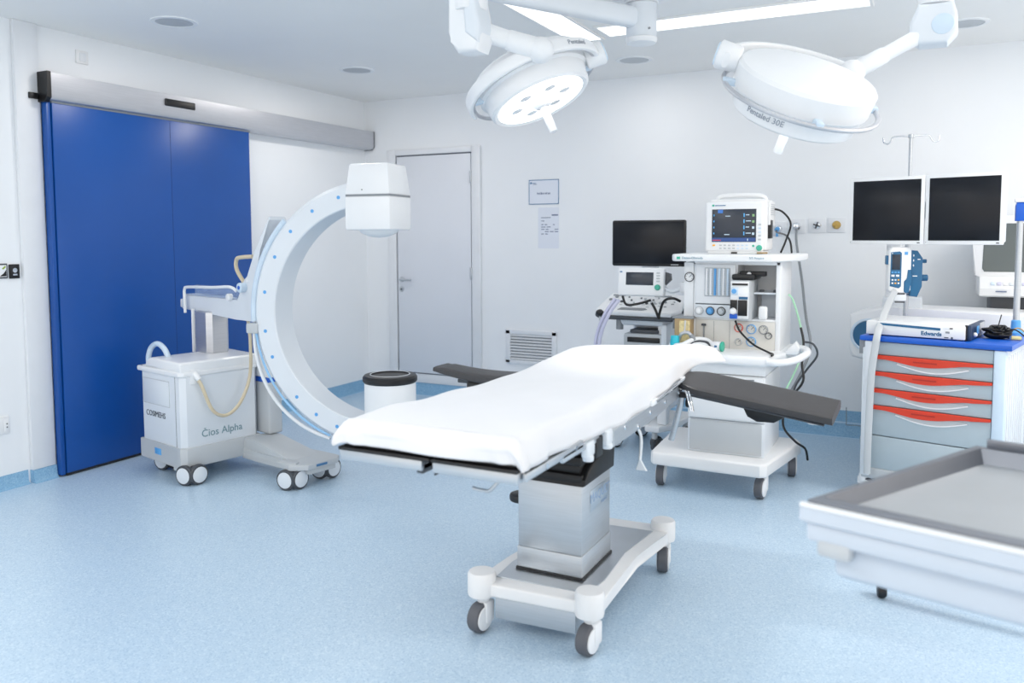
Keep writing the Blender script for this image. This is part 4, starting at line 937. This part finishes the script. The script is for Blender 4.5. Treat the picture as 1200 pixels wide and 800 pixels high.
hose('power_cable', 'black cable hanging from the push handle and curling onto the base of the anaesthesia machine', 'cable', [(-.66, 5.12, .95), (-.64, 5.1, .86), (-.64, 5.05, .74), (-.63, 5.02, .64), (-.72, 5.05, .5), (-.74, 5.06, .36), (-.68, 5.12, .26), (-.63, 5.2, .2), (-.62, 5.25, .12)], .007, BLACK)
hose('power_cable', 'second black cable looped around the push handle of the anaesthesia machine', 'cable', [(-.62, 5.0, .88), (-.57, 4.98, .87), (-.555, 5.03, .8), (-.62, 5.08, .7), (-.68, 5.1, .6), (-.7, 5.12, .5)], .006, DKG)

# ------------------------------------------------------------------ ultrasound machine
US = thing('ultrasound_machine', 'white ultrasound machine with a large black screen behind the operating table', 'ultrasound machine', (-1.72, 5.75, 0), world=True)
b = B(); b.box((-1.79, 5.72, 1.445), (.545, .04, .33), BLACK, .014, 3); mo = obj('monitor', b, US, 'large black monitor')
obj('screen', B().bb(-2.05, -1.53, 5.697, 5.701, 1.3, 1.596, SCREEN, .001), mo); obj('brand_mark', B().bb(-1.62, -1.565, 5.696, 5.701, 1.29, 1.296, GREYP), mo)
b = B(); b.bb(-1.85, -1.73, 5.73, 5.8, 1.0, 1.4, WPLAS2, .02); obj('monitor_arm', b, US)
M0 = Matrix.Translation((-1.76, 5.5, 1.02)) @ Matrix.Rotation(R(20), 4, 'X')
b = B(); b.M = M0; b.prism([(-.3, -.13), (-.26, -.16), (.24, -.165), (.3, -.12), (.28, .14), (-.27, .15)], -.02, .02, WPLAS, 'xy', .012, 3); pn = obj('control_panel', b, US)
b = B(); b.M = M0; b.prism([(-.31, -.13), (-.265, -.17), (.245, -.175), (.31, -.12), (.29, .12), (-.28, .12)], -.045, -.018, DKG, 'xy', .008, 2); obj('panel_underside', b, US, 'dark underside')
b = B(); b.M = M0; rr = random.Random(5)
for q in range(16): b.cyl((-.24 + .031 * q, .02 + .05 * math.sin(q * 1.9), .018), (-.24 + .031 * q, .02 + .05 * math.sin(q * 1.9), .028), rr.choice((.007, .01, .012)), rr.choice((GREYP, MIDG, DKG)), n=14)
for q in range(12): b.box((-.22 + .04 * q, -.055 + .03 * math.cos(q * 2.3), .021), (.022, .008, .006), rr.choice((GREYP, MIDG)), .002)
b.prism([(-.14, -.14), (-.12, -.105), (.05, -.105), (.07, -.125), (.04, -.142)], .019, .024, MIDG, 'xy', .002, 1); b.sphere((.08, -.02, .02), .02, GREYP); b.box((-.2, .1, .022), (.09, .02, .006), MIDG, .002); b.box((.12, .1, .022), (.12, .02, .006), MIDG, .002)
each('key', b, pn)
b = B(); b.sphere((-2.02, 5.36, .965), .035, BLACK, (1, 1, .7)); b.cyl((-2.02, 5.36, .91), (-2.02, 5.36, .94), .012, GREYP); b.cyl((-1.5, 5.36, .88), (-1.5, 5.36, .95), .006, MIDG); b.bb(-1.6, -1.48, 5.35, 5.42, .935, .965, DKG, .01); obj('probe_holder', b, US, 'dark probe holders')
b = B(); b.bb(-1.92, -1.56, 5.4, 5.75, .88, .98, WPLAS2, .03, 3); b.bb(-1.85, -1.66, 5.36, 5.4, .93, .95, MIDG, .004); b.cyl((-1.9, 5.42, .85), (-1.9, 5.42, .95), .025, MIDG); obj('panel_support', b, US)
b = B(); b.bb(-1.85, -1.6, 5.55, 6.0, .25, .9, WPLAS2, .03, 3); b.bb(-1.63, -1.56, 5.42, 5.5, .2, .9, WPLAS, .015); obj('body', b, US)
b = B(); b.bb(-1.86, -1.56, 5.38, 5.62, .72, .83, GREYP, .015, 2); b.bb(-1.59, -1.55, 5.37, 5.62, .72, .9, WPLAS2, .01); pr_ = obj('printer', b, US, 'grey printer'); obj('printer_slot', B().bb(-1.83, -1.6, 5.372, 5.385, .77, .805, BLACK, .004), pr_, 'black printer slot'); obj('printer_lid', B().bb(-1.82, -1.62, 5.40, 5.6, .83, .855, DKG, .006), pr_)
b = B(); b.prism([(-1.7, 5.38), (-1.6, 5.38), (-1.52, 5.52), (-1.5, 5.95), (-1.98, 5.95), (-2.0, 5.42), (-1.9, 5.42), (-1.8, 5.55), (-1.68, 5.55)], .15, .2, WPLAS, 'xy', .015, 3); obj('base', b, US)
for x, y, a in ((-1.645, 5.43, 30), (-1.97, 5.5, 10), (-1.55, 5.88, 0), (-1.9, 5.88, 0)): twin_caster(US, x, y, .155, .055, a, tyre=BLACK)
b = B(); b.tube([(-1.83, 5.13, 1.085), (-1.9, 5.12, .98), (-1.97, 5.15, .82), (-2.0, 5.2, .6), (-1.99, 5.3, .3)], .012, LILAC, n=10, sub=10); b.tube([(-1.80, 5.12, 1.08), (-1.87, 5.1, .97), (-1.935, 5.13, .82), (-1.97, 5.18, .6), (-1.96, 5.3, .3)], .012, LILAC, n=10, sub=10)
b.tube([(-1.99, 5.3, .3), (-1.98, 5.36, .21), (-1.97, 5.32, .2), (-1.96, 5.3, .3)], .012, LILAC, n=10)
o = obj('breathing_tube', b, None); recenter(o, (-1.83, 5.13, 1.085)); tag(o, 'pair of lilac breathing tubes draped over the front of the ultrasound panel', 'tube')
# ------------------------------------------------------------------ drawer trolley (local: x along the front, y towards the wall)
TM = Matrix.Translation((-.33, 5.06, 0)) @ Matrix.Rotation(R(-14), 4, 'Z')
DT = thing('drawer_trolley', 'hospital drawer trolley with red drawer handles and a bright blue top', 'trolley', (.1, 5.25, 0), world=True)
def tb(): b = B(); b.M = TM.copy(); return b
b = tb(); b.prism([(.0, .0), (.755, .0), (.755, .62), (.0, .62)], .9, .93, BLUEP, 'xy', .006, 2); top = obj('worktop', b, DT, 'bright blue worktop')
b = tb()
for x0 in (.36, .53): b.bb(x0 + .08, x0 + .22, .25, .29, .9295, .9305, mat('worktop_slot', (14, 60, 150), .4))
obj('worktop_groove', b, top)
b = tb(); b.bb(.065, .69, .035, .6, .17, .898, DRAWG, .004); obj('carcass', b, DT, 'grey carcass')
b = tb(); b.bb(.025, .068, .005, .05, .12, .9, WPLAS2, .008, 2); b.bb(.015, .03, .01, .05, .12, .86, WPLAS2, .004); obj('corner_post', b, DT)
b = tb(); b.bb(.672, .73, .005, .06, .12, .9, BLUEL, .01, 2); obj('corner_post', b, DT)
b = tb(); b.bb(.688, .725, .06, .6, .14, .9, WPLAS2, .004)
for q in range(8): b.bb(.723, .728, .1 + q * .06, .12 + q * .06, .2, .86, mat('panel_rib', (212, 216, 221), .4), .001)
obj('side_panel', b, DT)
b = tb(); b.bb(.02, .066, .57, .61, .12, .9, WPLAS2, .006); b.bb(.69, .73, .57, .61, .12, .9, WPLAS2, .006); obj('corner_post', b, DT)
b = tb(); b.bb(.02, .73, .01, .61, .105, .17, GREYP, .01); obj('plinth', b, DT)
HT = (.822, .727, .63, .533); b = tb(); b.bb(.07, .67, .018, .036, HT[0] + .004, .895, DRAWG, .002); obj('fascia', b, DT)
for k, h in enumerate(HT):
    lo = (HT[k + 1] if k < 3 else .36)
    b = tb(); b.bb(.07, .67, .016, .036, lo + .004, h - .001, DRAWG, .002); dw = obj('drawer', b, DT)
    b = tb(); bot = [(.07 + .6 * i / 40, h - .022 - .026 * max(0, math.sin(PI * min(1, max(0, (i / 40 - .1) / .72)))) ** 1.5 * (1) + (.008 * max(0, (i - 34) / 6))) for i in range(41)]
    poly = [(.07, h), (.67, h)] + bot[::-1]; b.prism(poly, .004, .02, RED, 'xz', .003, 1); obj('handle_strip', b, dw, 'red handle strip')
    b = tb(); arc = [(.2 + .36 * i / 24, h - .043 - .034 * math.sin(PI * i / 24)) for i in range(25)]
    b.tube([(x, .012, z) for x, z in arc], .004, FRAMEW, n=8, sub=1); b.prism([(x, z) for x, z in arc] + [(.55, h - .035), (.2, h - .035)], .0135, .017, GREYP, 'xz'); obj('grip_lip', b, dw, 'pale curved grip lip')
    b = tb()
    b.bb(.285, .405, .002, .005, h - .026, h - .018, mat('red_label_print', (178, 44, 30), .5)); obj('label_strip', b, dw)
b = tb(); b.bb(.07, .67, .016, .036, .17, .358, DRAWG, .002); obj('lower_door', b, DT)
for x, y in ((.04, .04), (.7, .04), (.04, .57), (.7, .57)):
    w = TM @ Vector((x, y, 0)); single_caster(DT, w.x, w.y, .12, .05, .03, 60)
b = B(); b.cyl((-.11, 5.645, .93), (-.11, 5.645, 1.5), .014, STEELR, n=18); b.cyl((-.11, 5.645, 1.48), (-.11, 5.645, 2.1), .011, STEELR, n=18); b.cyl((-.11, 5.645, .93), (-.11, 5.645, .96), .026, MIDG, bev=.004); b.cyl((-.11, 5.645, 2.09), (-.11, 5.645, 2.115), .016, STEELR, bev=.003); iv = obj('infusion_pole', b, DT, 'steel infusion pole')
for s in (-1, 1):
    b = B(); b.tube([(-.11, 5.645, 2.1), (-.11 + s * .06, 5.645 , 2.105), (-.11 + s * .1, 5.645, 2.1), (-.11 + s * .115, 5.645, 2.075), (-.11 + s * .13, 5.645, 2.062), (-.11 + s * .15, 5.645, 2.07), (-.11 + s * .155, 5.645, 2.1)], .005, CHROME, n=10); obj('hook', b, iv)
GX, GY = .462, 5.44
b = B(); b.cyl((GX, GY, .93), (GX, GY, 1.62), .0165, STEELR, n=18); gp = obj('gantry_post', b, DT, 'steel gantry post')
obj('post_foot', B().lathe([(.04, .93), (.04, .945), (.026, .96), (.024, 1.01), (.017, 1.015)], BLUEM, (GX, GY, 0), n=24), gp, 'blue post foot')
b = B(); b.prism([(GX - .026, 1.575), (GX + .026, 1.575), (GX + .03, 1.62), (GX + .09, 1.64), (GX + .09, 1.68), (GX - .02, 1.68), (GX - .026, 1.66)], GY - .025, GY + .025, BLUEP, 'xz', .008, 2); obj('post_bracket', b, gp, 'blue corner bracket')
b = B(); b.cyl((GX + .08, GY, 1.66), (GX + .55, GY - .1, 1.66), .0165, STEELR, n=18); b.bb(GX - .03, GX + .1, GY - .03, GY + .03, 1.68, 1.70, WPLAS, .004); obj('gantry_bar', b, gp)
b = tb(); b.bb(-.012, .02, .03, .06, .82, .9, MIDG, .004); obj('side_rail', b, DT, 'grey rail bracket')

# device box on the trolley
DM = Matrix.Translation((-.3, 5.08, .93)) @ Matrix.Rotation(R(-12.5), 4, 'Z')
def db(): b = B(); b.M = DM.copy(); return b
DV = thing('infusion_workstation', 'flat white device with a blue stripe lying on the blue trolley top', 'medical device', (.0, 5.2, .93), world=True)
b = db(); b.bb(0, .505, 0, .42, .006, .082, CREAM, .006, 2); obj('casing', b, DV)
b = db(); b.prism([(.075, .062), (.385, .05), (.385, .064), (.075, .074)], -.002, .002, TEALB, 'xz'); obj('stripe', b, DV, 'teal stripe')
text_part('Edwards', .03, DM @ frame((.34, -.001, .03), (1, 0, 0), (0, 0, 1)), TEALB, DV, bold=.001)
b = db(); b.bb(.43, .445, -.002, .001, .062, .068, BLACK); b.bb(.4, .425, -.0015, .001, .06, .07, WPLAS); b.bb(.41, .43, -.002, .001, .038, .048, MIDG); b.bb(.405, .425, -.002, .001, .012, .017, INKD); b.lathe([(.006, 0), (.004, .003), (0, .003)], INKD, (.442, 0, .014), (0, -1, 0), 12); each('indicator', b, DV)
b = db(); b.bb(.5055, .53, .02, .40, .004, .084, mat('navy_plastic', (28, 52, 84), .35), .004); b.bb(.5, .512, .01, .03, .0, .086, BLACK, .002); sd = obj('side_module', b, DV, 'navy side module')
b = db(); b.bb(.529, .5325, .17, .23, .025, .07, BLUEM, .002); b.bb(.529, .5325, .25, .38, .01, .08, GREYP, .002); b.sphere((.535, .1, .03), .012, CREAM); obj('socket_label', b, sd)
b = db()
for x in (.02, .48):
    for y in (.03, .39): b.cyl((x, y, 0), (x, y, .008), .012, BLACK, n=12)
each('foot', b, DV)

# tangle of black leads
b = B(); rr = random.Random(11); c = TM @ Vector((.63, .3, .93))
for k in range(9):
    pts = []
    for q in range(9):
        a = q * .9 + k * .7; r_ = rr.uniform(.02, .075)
        pts.append((c.x + r_ * math.cos(a), c.y + r_ * 1.1 * math.sin(a), .936 + .008 * k * .7 + rr.uniform(0, .02)))
    b.tube(pts, .0055, BLACK, n=8, sub=6)
b.tube([(c.x, c.y, .97), (c.x + .01, c.y, 1.02), (c.x + .02, c.y + .02, 1.06)], .003, BLACK, n=6); b.tube([(c.x + .04, c.y, .95), (c.x + .1, c.y + .02, .99), (c.x + .15, c.y + .03, .95)], .004, TAN, n=6); b.tube([(c.x + .02, c.y - .02, .96), (c.x + .08, c.y - .02, .985), (c.x + .14, c.y - .05, .94)], .004, BLACK, n=6)
b.sphere((c.x, c.y, .95), .05, BLACK, (1.3, 1.1, .45)); b.box((c.x + .09, c.y - .02, .94), (.05, .03, .02), mat('pale_yellow_plug', (226, 216, 160), .5), .006)
o = obj('cable_bundle', b, None); recenter(o, (c.x, c.y, .93)); tag(o, 'tangled bundle of black leads on the right of the blue trolley top', 'cables')

# infusion pump on the pole
PMx = Matrix.Translation((-.155, 5.52, 1.29)) @ Matrix.Rotation(R(14), 4, 'Z')
def pb(): b = B(); b.M = PMx.copy(); return b
IP = thing('infusion_pump', 'white and teal infusion pump clamped to the pole below the twin screens', 'infusion pump', (-.14, 5.53, 1.15), world=True)
b = pb(); b.prism([(-.068, -.12), (-.05, -.142), (.05, -.142), (.06, -.12), (.06, .12), (.045, .138), (-.05, .135), (-.066, .115)], -.06, .03, WPLAS, 'xz', .012, 3); obj('casing', b, IP)
b = pb(); b.prism([(-.058, -.1), (-.008, -.112), (.004, -.1), (.004, .1), (-.006, .11), (-.056, .105)], -.065, -.055, TEALB, 'xz', .003, 1); fc = obj('keypad', b, IP, 'teal keypad')
b = pb(); b.bb(-.05, -.004, -.067, -.06, .0, .092, SCREENB, .001); obj('screen', b, fc, 'dark screen')
b = pb()
for q in range(3): b.bb(-.052 + q * .017, -.04 + q * .017, -.067, -.06, -.02, -.012, BLUEM, .001)
for q in range(2): b.bb(-.052 + q * .026, -.034 + q * .026, -.067, -.06, -.042, -.03, WPLAS, .001)
for q in range(3):
    for w in range(2): b.bb(-.05 + q * .017, -.04 + q * .017, -.067, -.06, -.066 - w * .02, -.057 - w * .02, (WPLAS, BLUEL, ORANGE)[(q + w) % 3] if q else CREAM, .001)
b.bb(-.052, -.047, -.067, -.06, .095, .1, WPLAS); each('key', b, fc)
b = pb(); b.prism([(.03, -.14), (.05, -.14), (.062, -.06), (.062, .0), (.04, .0), (.04, -.05), (.02, -.07), (.02, -.13)], -.064, -.02, TEALB, 'xz', .004, 1); b.bb(.02, .038, -.063, -.055, .09, .108, BLUEM, .001); each('door_latch', b, IP, 'teal latch')
b = pb(); b.prism([(.058, -.16), (.1, -.165), (.125, -.1), (.125, .07), (.095, .115), (.058, .118)], -.05, .09, TEALB, 'xz', .008, 2); b.cyl((.12, .02, .05), (.16, .02, .05), .012, TEALB, n=14); b.cyl((.12, .0, -.05), (.165, .0, -.05), .02, TEALB, n=14, bev=.004); sd = obj('pole_clamp', b, IP, 'teal pole clamp')
b = pb()
for z in (.08, .05, .02): b.bb(.07, .075, -.053, -.049, z, z + .012, WPLAS)
b.bb(.07, .095, -.053, -.049, -.04, -.035, WPLAS); b.bb(.095, .11, -.053, -.049, .06, .065, WPLAS); each('marking', b, sd)
b = pb(); b.bb(-.078, -.064, -.045, .0, .03, .085, TEALB, .004); obj('side_key', b, IP, 'teal side grip')
b = pb(); b.bb(-.03, .04, -.05, .02, -.19, -.14, WPLAS2, .006); b.bb(-.025, .03, -.052, -.045, -.15, -.142, DKG); b.bb(-.025, .03, -.052, -.045, -.2, -.192, DKG); obj('drip_tray', b, IP)
# flat white strap from the pump down the trolley front
b = B(); b.tube([(-.165, 5.44, 1.165), (-.19, 5.3, 1.11), (-.215, 5.12, 1.03), (-.235, 5.015, .95), (-.245, 5.0, .87), (-.262, 5.005, .7), (-.27, 5.01, .3), (-.27, 5.02, .14)], .006, GREYP, n=12, sub=8, flat=3.2, up=(0, 1, .2))
o = obj('cable_strap', b, None); recenter(o, (-.235, 5.0, .93)); tag(o, 'flat pale strap running from the pump down the front of the drawer trolley', 'strap')

# ------------------------------------------------------------------ twin screen cart
MC2 = thing('monitor_cart', 'white imaging cart with two side by side dark screens behind the drawer trolley', 'monitor cart', (-.02, 5.95, 0), world=True)
SM = Matrix.Translation((-.02, 5.42, 1.645)) @ Matrix.Rotation(R(-17), 4, 'Z')
for s, x0, x1 in ((0, -.438, -.004), (1, .002, .412)):
    b = B(); b.M = SM.copy(); b.bb(x0, x1, 0, .02, -.203, .203, WPLAS, .005, 2); b.bb(x0 + .012, x1 - .012 if not s else x1, .018, .06, -.19, .195, WPLAS2, .008, 2); m_ = obj('display', b, MC2)
    b = B(); b.M = SM.copy(); b.bb(x0 + .02, x1 - .02, -.002, .002, -.18, .183, SCREEN, .001); obj('screen', b, m_, 'dark screen')
    b = B(); b.M = SM.copy(); b.bb(x1 - .035, x1 - .02, -.001, .001, -.196, -.19, DKG); b.cyl((x0 + .008, .001, -.19), (x0 + .008, -.001, -.19), .002, DKG, n=8); obj('button', b, m_)
b = B(); b.M = SM.copy(); b.bb(-.25, .25, .06, .1, -.05, .05, WPLAS2, .01); obj('display_bracket', b, MC2)
b = B(); b.bb(-.235, -.15, 5.8, 5.9, .95, 1.66, WPLAS, .012, 2); b.bb(-.235, -.15, 5.52, 5.9, 1.6, 1.68, WPLAS, .012, 2); obj('column', b, MC2)
b = B(); b.bb(-.25, -.03, 5.76, 5.9, 1.005, 1.03, BLUEP, .006); b.bb(-.25, -.02, 5.77, 5.92, 1.03, 1.1, WPLAS2, .01); obj('column_foot', b, MC2, 'blue and white column foot')
YM = Matrix.Translation((-.44, 5.74, 0)) @ Matrix.Rotation(R(-6), 4, 'Z')
def yb(): b = B(); b.M = YM.copy(); return b
b = yb(); b.prism([(0, .76), (.015, .71), (.1, .69), (1.25, .69), (1.25, 1.03), (.25, 1.04), (.1, 1.02), (.0, .985)], 0, .36, WPLAS, 'xz', .02, 3); bd = obj('upper_body', b, MC2)
b = yb(); b.lathe([(.108, 0), (.108, .006), (.096, .008), (.092, .003), (.09, 0)], BLUEL, (.115, .0, .855), (0, -1, 0), 40); obj('reel_opening', b, MC2, 'pale blue round opening')
b = yb(); b.lathe([(.094, .002), (.06, .0022), (0, .0024)], TEALB, (.115, -.0, .855), (0, -1, 0), 40); obj('reel_face', b, MC2, 'dark blue recess')
b = yb(); b.prism([(.1, .7), (.16, .62), (.2, .2), (1.15, .2), (1.2, .7)], .03, .34, WPLAS2, 'xz', .015, 2); obj('lower_body', b, MC2)
b = yb(); b.bb(.08, 1.2, .0, .38, .12, .2, GREYP, .02); obj('base', b, MC2)
b = yb(); b.bb(-.004, .004, .05, .06, .86, .87, DKG); obj('screw', b, MC2)
for x, y in ((.12, .05), (1.15, .05), (.12, .33), (1.15, .33)):
    w = YM @ Vector((x, y, 0)); single_caster(MC2, w.x, w.y, .13, .055, .032, 20)

# older screen unit at the right edge
CR = thing('screen_unit', 'older white unit with a grey screen and key panel at the right edge', 'screen unit', (.62, 6.28, 0), world=True)
b = B(); b.prism([(.262, 1.42), (.275, 1.24), (.3, 1.225), (.95, 1.225), (.95, 1.62), (.29, 1.62), (.262, 1.58)], 6.08, 6.12, WPLAS, 'xz', .008, 2); b.prism([(.3, 1.25), (.92, 1.25), (.88, 1.58), (.34, 1.58)], 6.1, 6.42, WPLAS2, 'xz', .02, 2); cr = obj('screen_housing', b, CR)
b = B(); b.prism([(.318, 1.28), (.33, 1.262), (.88, 1.262), (.9, 1.28), (.9, 1.57), (.325, 1.57)], 6.074, 6.082, SCREENG, 'xz', .003, 1); obj('screen', b, cr, 'grey green screen')
b = B(); b.prism([(5.98, 1.115), (5.97, 1.16), (6.02, 1.232), (6.4, 1.232), (6.4, 1.105), (6.0, 1.105)], .3, .95, WPLAS, 'yz', .01, 2); kp = obj('key_panel', b, CR)
b = B()
for k in range(11): b.box((.375 + k * .034, 5.985, 1.19), (.024, .012, .02), (BLUEL, LILAC, CREAM, WPLAS2)[k % 4], .003, rot=(-35, 0, 0))
b.box((.42, 5.968, 1.142), (.06, .004, .008), INK); each('key', b, kp)
b = B(); b.bb(.37, .95, 6.06, 6.4, .96, 1.105, DKG, .006); obj('lower_module', b, CR, 'dark grey module')
b = B(); b.bb(.34, .98, 6.07, 6.42, .14, .96, WPLAS2, .015); obj('cart_body', b, CR)
for x in (.4, .92):
    for y in (6.12, 6.38): single_caster(CR, x, y, .15, .055, .03, 10)
hose('data_cable', 'thin grey cable lying along the wall skirting left of the drawer trolley', 'cable', [(-.5, 6.46, .23), (-.497, 6.46, .12), (-.49, 6.45, .1), (-.40, 6.45, .1), (-.28, 6.44, .05), (-.2, 6.42, .008)], .003, MIDG)

# ------------------------------------------------------------------ instrument stand in the foreground (local: x to the right, y away)
NM = Matrix.Translation((-.207, 1.774, 0)) @ Matrix.Rotation(R(-15), 4, 'Z')
def nb_(): b = B(); b.M = NM.copy(); return b
IS = thing('instrument_stand', 'blurred stainless instrument tray stand cut off by the right foreground edge', 'instrument stand', (.75, 2.5, 0), world=True)
W, Dp, Z = .95, .72, .95
SK = [(0.0, 0.0), (W, 0), (W + .02, Dp), (.03, Dp)]
def skew(b):
    for v in b.bm.verts: pass
b = nb_(); b.prism([(.03, .055), (W, .045), (W, Dp - .03), (.22, Dp - .035), (.16, Dp - .05)], Z - .04, Z - .034, TRAYST, 'xy', .001, 1); obj('tray_floor', b, IS, 'dull steel tray floor')
# tray walls sloping down from the rim
def rim(p, q, w):
    b = nb_(); p = Vector(p); q = Vector(q); d = (q - p).normalized(); n = Vector((-d.y, d.x, 0))
    return b, p, q, n
b = nb_(); rows = []
outer = [(0, 0), (W, 0), (W, Dp), (.155, Dp)]; inner = [(.022, .03), (W - .02, .03), (W - .02, Dp - .03), (.172, Dp - .03)]; deep = [(.035, .06), (W - .04, .06), (W - .04, Dp - .05), (.185, Dp - .05)]
b.grid([[(x, y, Z - .012) for x, y in outer], [(x, y, Z) for x, y in outer], [(x, y, Z + .002) for x, y in inner], [(x, y, Z - .038) for x, y in deep]], RIMST, True); obj('tray_rim', b, IS, 'bright steel rim')
b = nb_(); b.bb(.18, W, Dp - .005, Dp + .004, Z - .0, Z + .022, RIMST, .002); b.bb(.3, .42, Dp - .012, Dp - .002, Z - .004, Z + .016, MIDG, .003); obj('back_lip', b, IS, 'raised steel back lip')
b = nb_(); b.prism([(-.012, -.012), (W, -.012), (W, .0), (.0, .0)], Z - .046, Z - .012, APRON, 'xy', .004, 1); b.prism([(-.012, -.012), (.0, .0), (.155, Dp), (.143, Dp)], Z - .046, Z - .012, APRON, 'xy', .004, 1); b.bb(-.012, W, -.014, -.002, Z - .013, Z - .005, WPLAS); obj('edge_guard', b, IS, 'white edge guard')
b = nb_(); b.prism([(.0, .0), (W, .0), (W, Dp - .02), (.15, Dp - .02)], Z - .088, Z - .043, APRON, 'xy', .008, 2); obj('tray_apron', b, IS, 'white apron below the tray')
b = nb_(); b.prism([(.05, .03), (W, .03), (W, Dp - .08), (.18, Dp - .08)], Z - .165, Z - .08, APRON, 'xy', .02, 3); obj('support_box', b, IS, 'white support box')
b = nb_(); b.bb(.02, .09, -.004, .03, Z - .115, Z - .08, GREYP, .01); obj('corner_catch', b, IS, 'grey corner catch')
b = B(); b.cyl((.95, 2.35, .1), (.95, 2.35, Z - .13), .035, STEELR, n=24); b.bb(.55, 1.0, 2.2, 2.4, Z - .16, Z - .12, STEELR, .008); obj('column', b, IS, 'steel column')
b = B()
for p, q in (((-.13, 3.65, .095), (1.1, 3.4, .095)), ((.95, 3.43, .095), (.95, 1.7, .095))):
    d = Vector(q) - Vector(p); b.box((Vector(p) + Vector(q)) / 2, (d.length, .05, .03), STEELR, .008, 2, (0, 0, math.degrees(math.atan2(d.y, d.x))))
obj('foot_frame', b, IS, 'steel foot frame')
for x, y in ((-.13, 3.65), (1.08, 3.4), (.95, 1.72)): single_caster(IS, x, y, .09, .03, .026, 10, hub=DKG, tyre=BLACK, housing=STEELR)
# ------------------------------------------------------------------ camera, light, view
cd = bpy.data.cameras.new('camera'); cam = bpy.data.objects.new('camera', cd); COL.objects.link(cam)
cd.sensor_width = 36.0; cd.lens = 961.483 / 1200 * 36; cd.shift_y = -(400 - 346.535) / 1200
Rv = Vector((0.89241792, 0.45119865, -0.00316808)); Uv = Vector((-0.03000563, 0.06635043, 0.99734512)); Fv = Vector((-0.45021097, 0.8899536, -0.07275081))
cam.matrix_world = Matrix.Translation((0, 0, 1.5)) @ Matrix((Rv, Uv, -Fv)).transposed().to_4x4()
cd.clip_start = .05
cd.dof.use_dof = True; cd.dof.focus_distance = 4.4; cd.dof.aperture_fstop = 2.2
SC.camera = cam
w = bpy.data.worlds.new('world'); SC.world = w; w.use_nodes = True
bg = w.node_tree.nodes['Background']; bg.inputs['Color'].default_value = (1, .94, .88, 1); bg.inputs['Strength'].default_value = 1.6
def area(name, loc, size, power, rot=(0, 0, 0), col=(1, .94, .88), sy=None):
    l = bpy.data.lights.new(name, 'AREA'); l.energy = power; l.size = size; l.color = col
    if sy: l.shape = 'RECTANGLE'; l.size_y = sy
    o = bpy.data.objects.new(name, l); COL.objects.link(o); o.location = loc; o.rotation_euler = [R(a) for a in rot]; return o
area('ceiling_luminaire', (-2.9, .6, 2.76), 1.6, 34, sy=1.2)
area('ceiling_luminaire', (-.8, -.5, 2.76), 2.4, 30, sy=1.2)
area('ceiling_luminaire', (1.6, 4.2, 2.76), 1.2, 55, sy=1.2)
for (dx, dy), pw in (((-4.067, 3.57), 5.5), ((-3.986, 5.228), 8.5), ((-1.96, 5.872), 3), ((.163, 5.807), 1.5)):  # added fill discs below the unlit downlights, brightening walls and far corner
    area('downlight_fill', (dx, dy, 2.765), .21, pw).data.shape = 'DISK'
sl = bpy.data.lights.new('lamp_beam', 'SPOT'); sl.energy = 45; sl.spot_size = R(52); sl.spot_blend = 1.0; sl.shadow_soft_size = .1; sl.color = (1, .96, .92)
so = bpy.data.objects.new('lamp_beam', sl); COL.objects.link(so); so.location = (-1.62, 3.74, 2.2); so.rotation_euler = Vector((.40, -.1, -.904)).to_track_quat('-Z', 'Y').to_euler()
SC.view_settings.view_transform = 'Standard'; SC.view_settings.look = 'None'; SC.view_settings.gamma = 1.0; SC.view_settings.use_curve_mapping = False
SC.view_settings.exposure = 0.03
SC.cycles.use_denoising = True
SC.cycles.max_bounces = 10; SC.cycles.diffuse_bounces = 6
for o in bpy.data.objects:
    if '_off' in o: del o['_off']
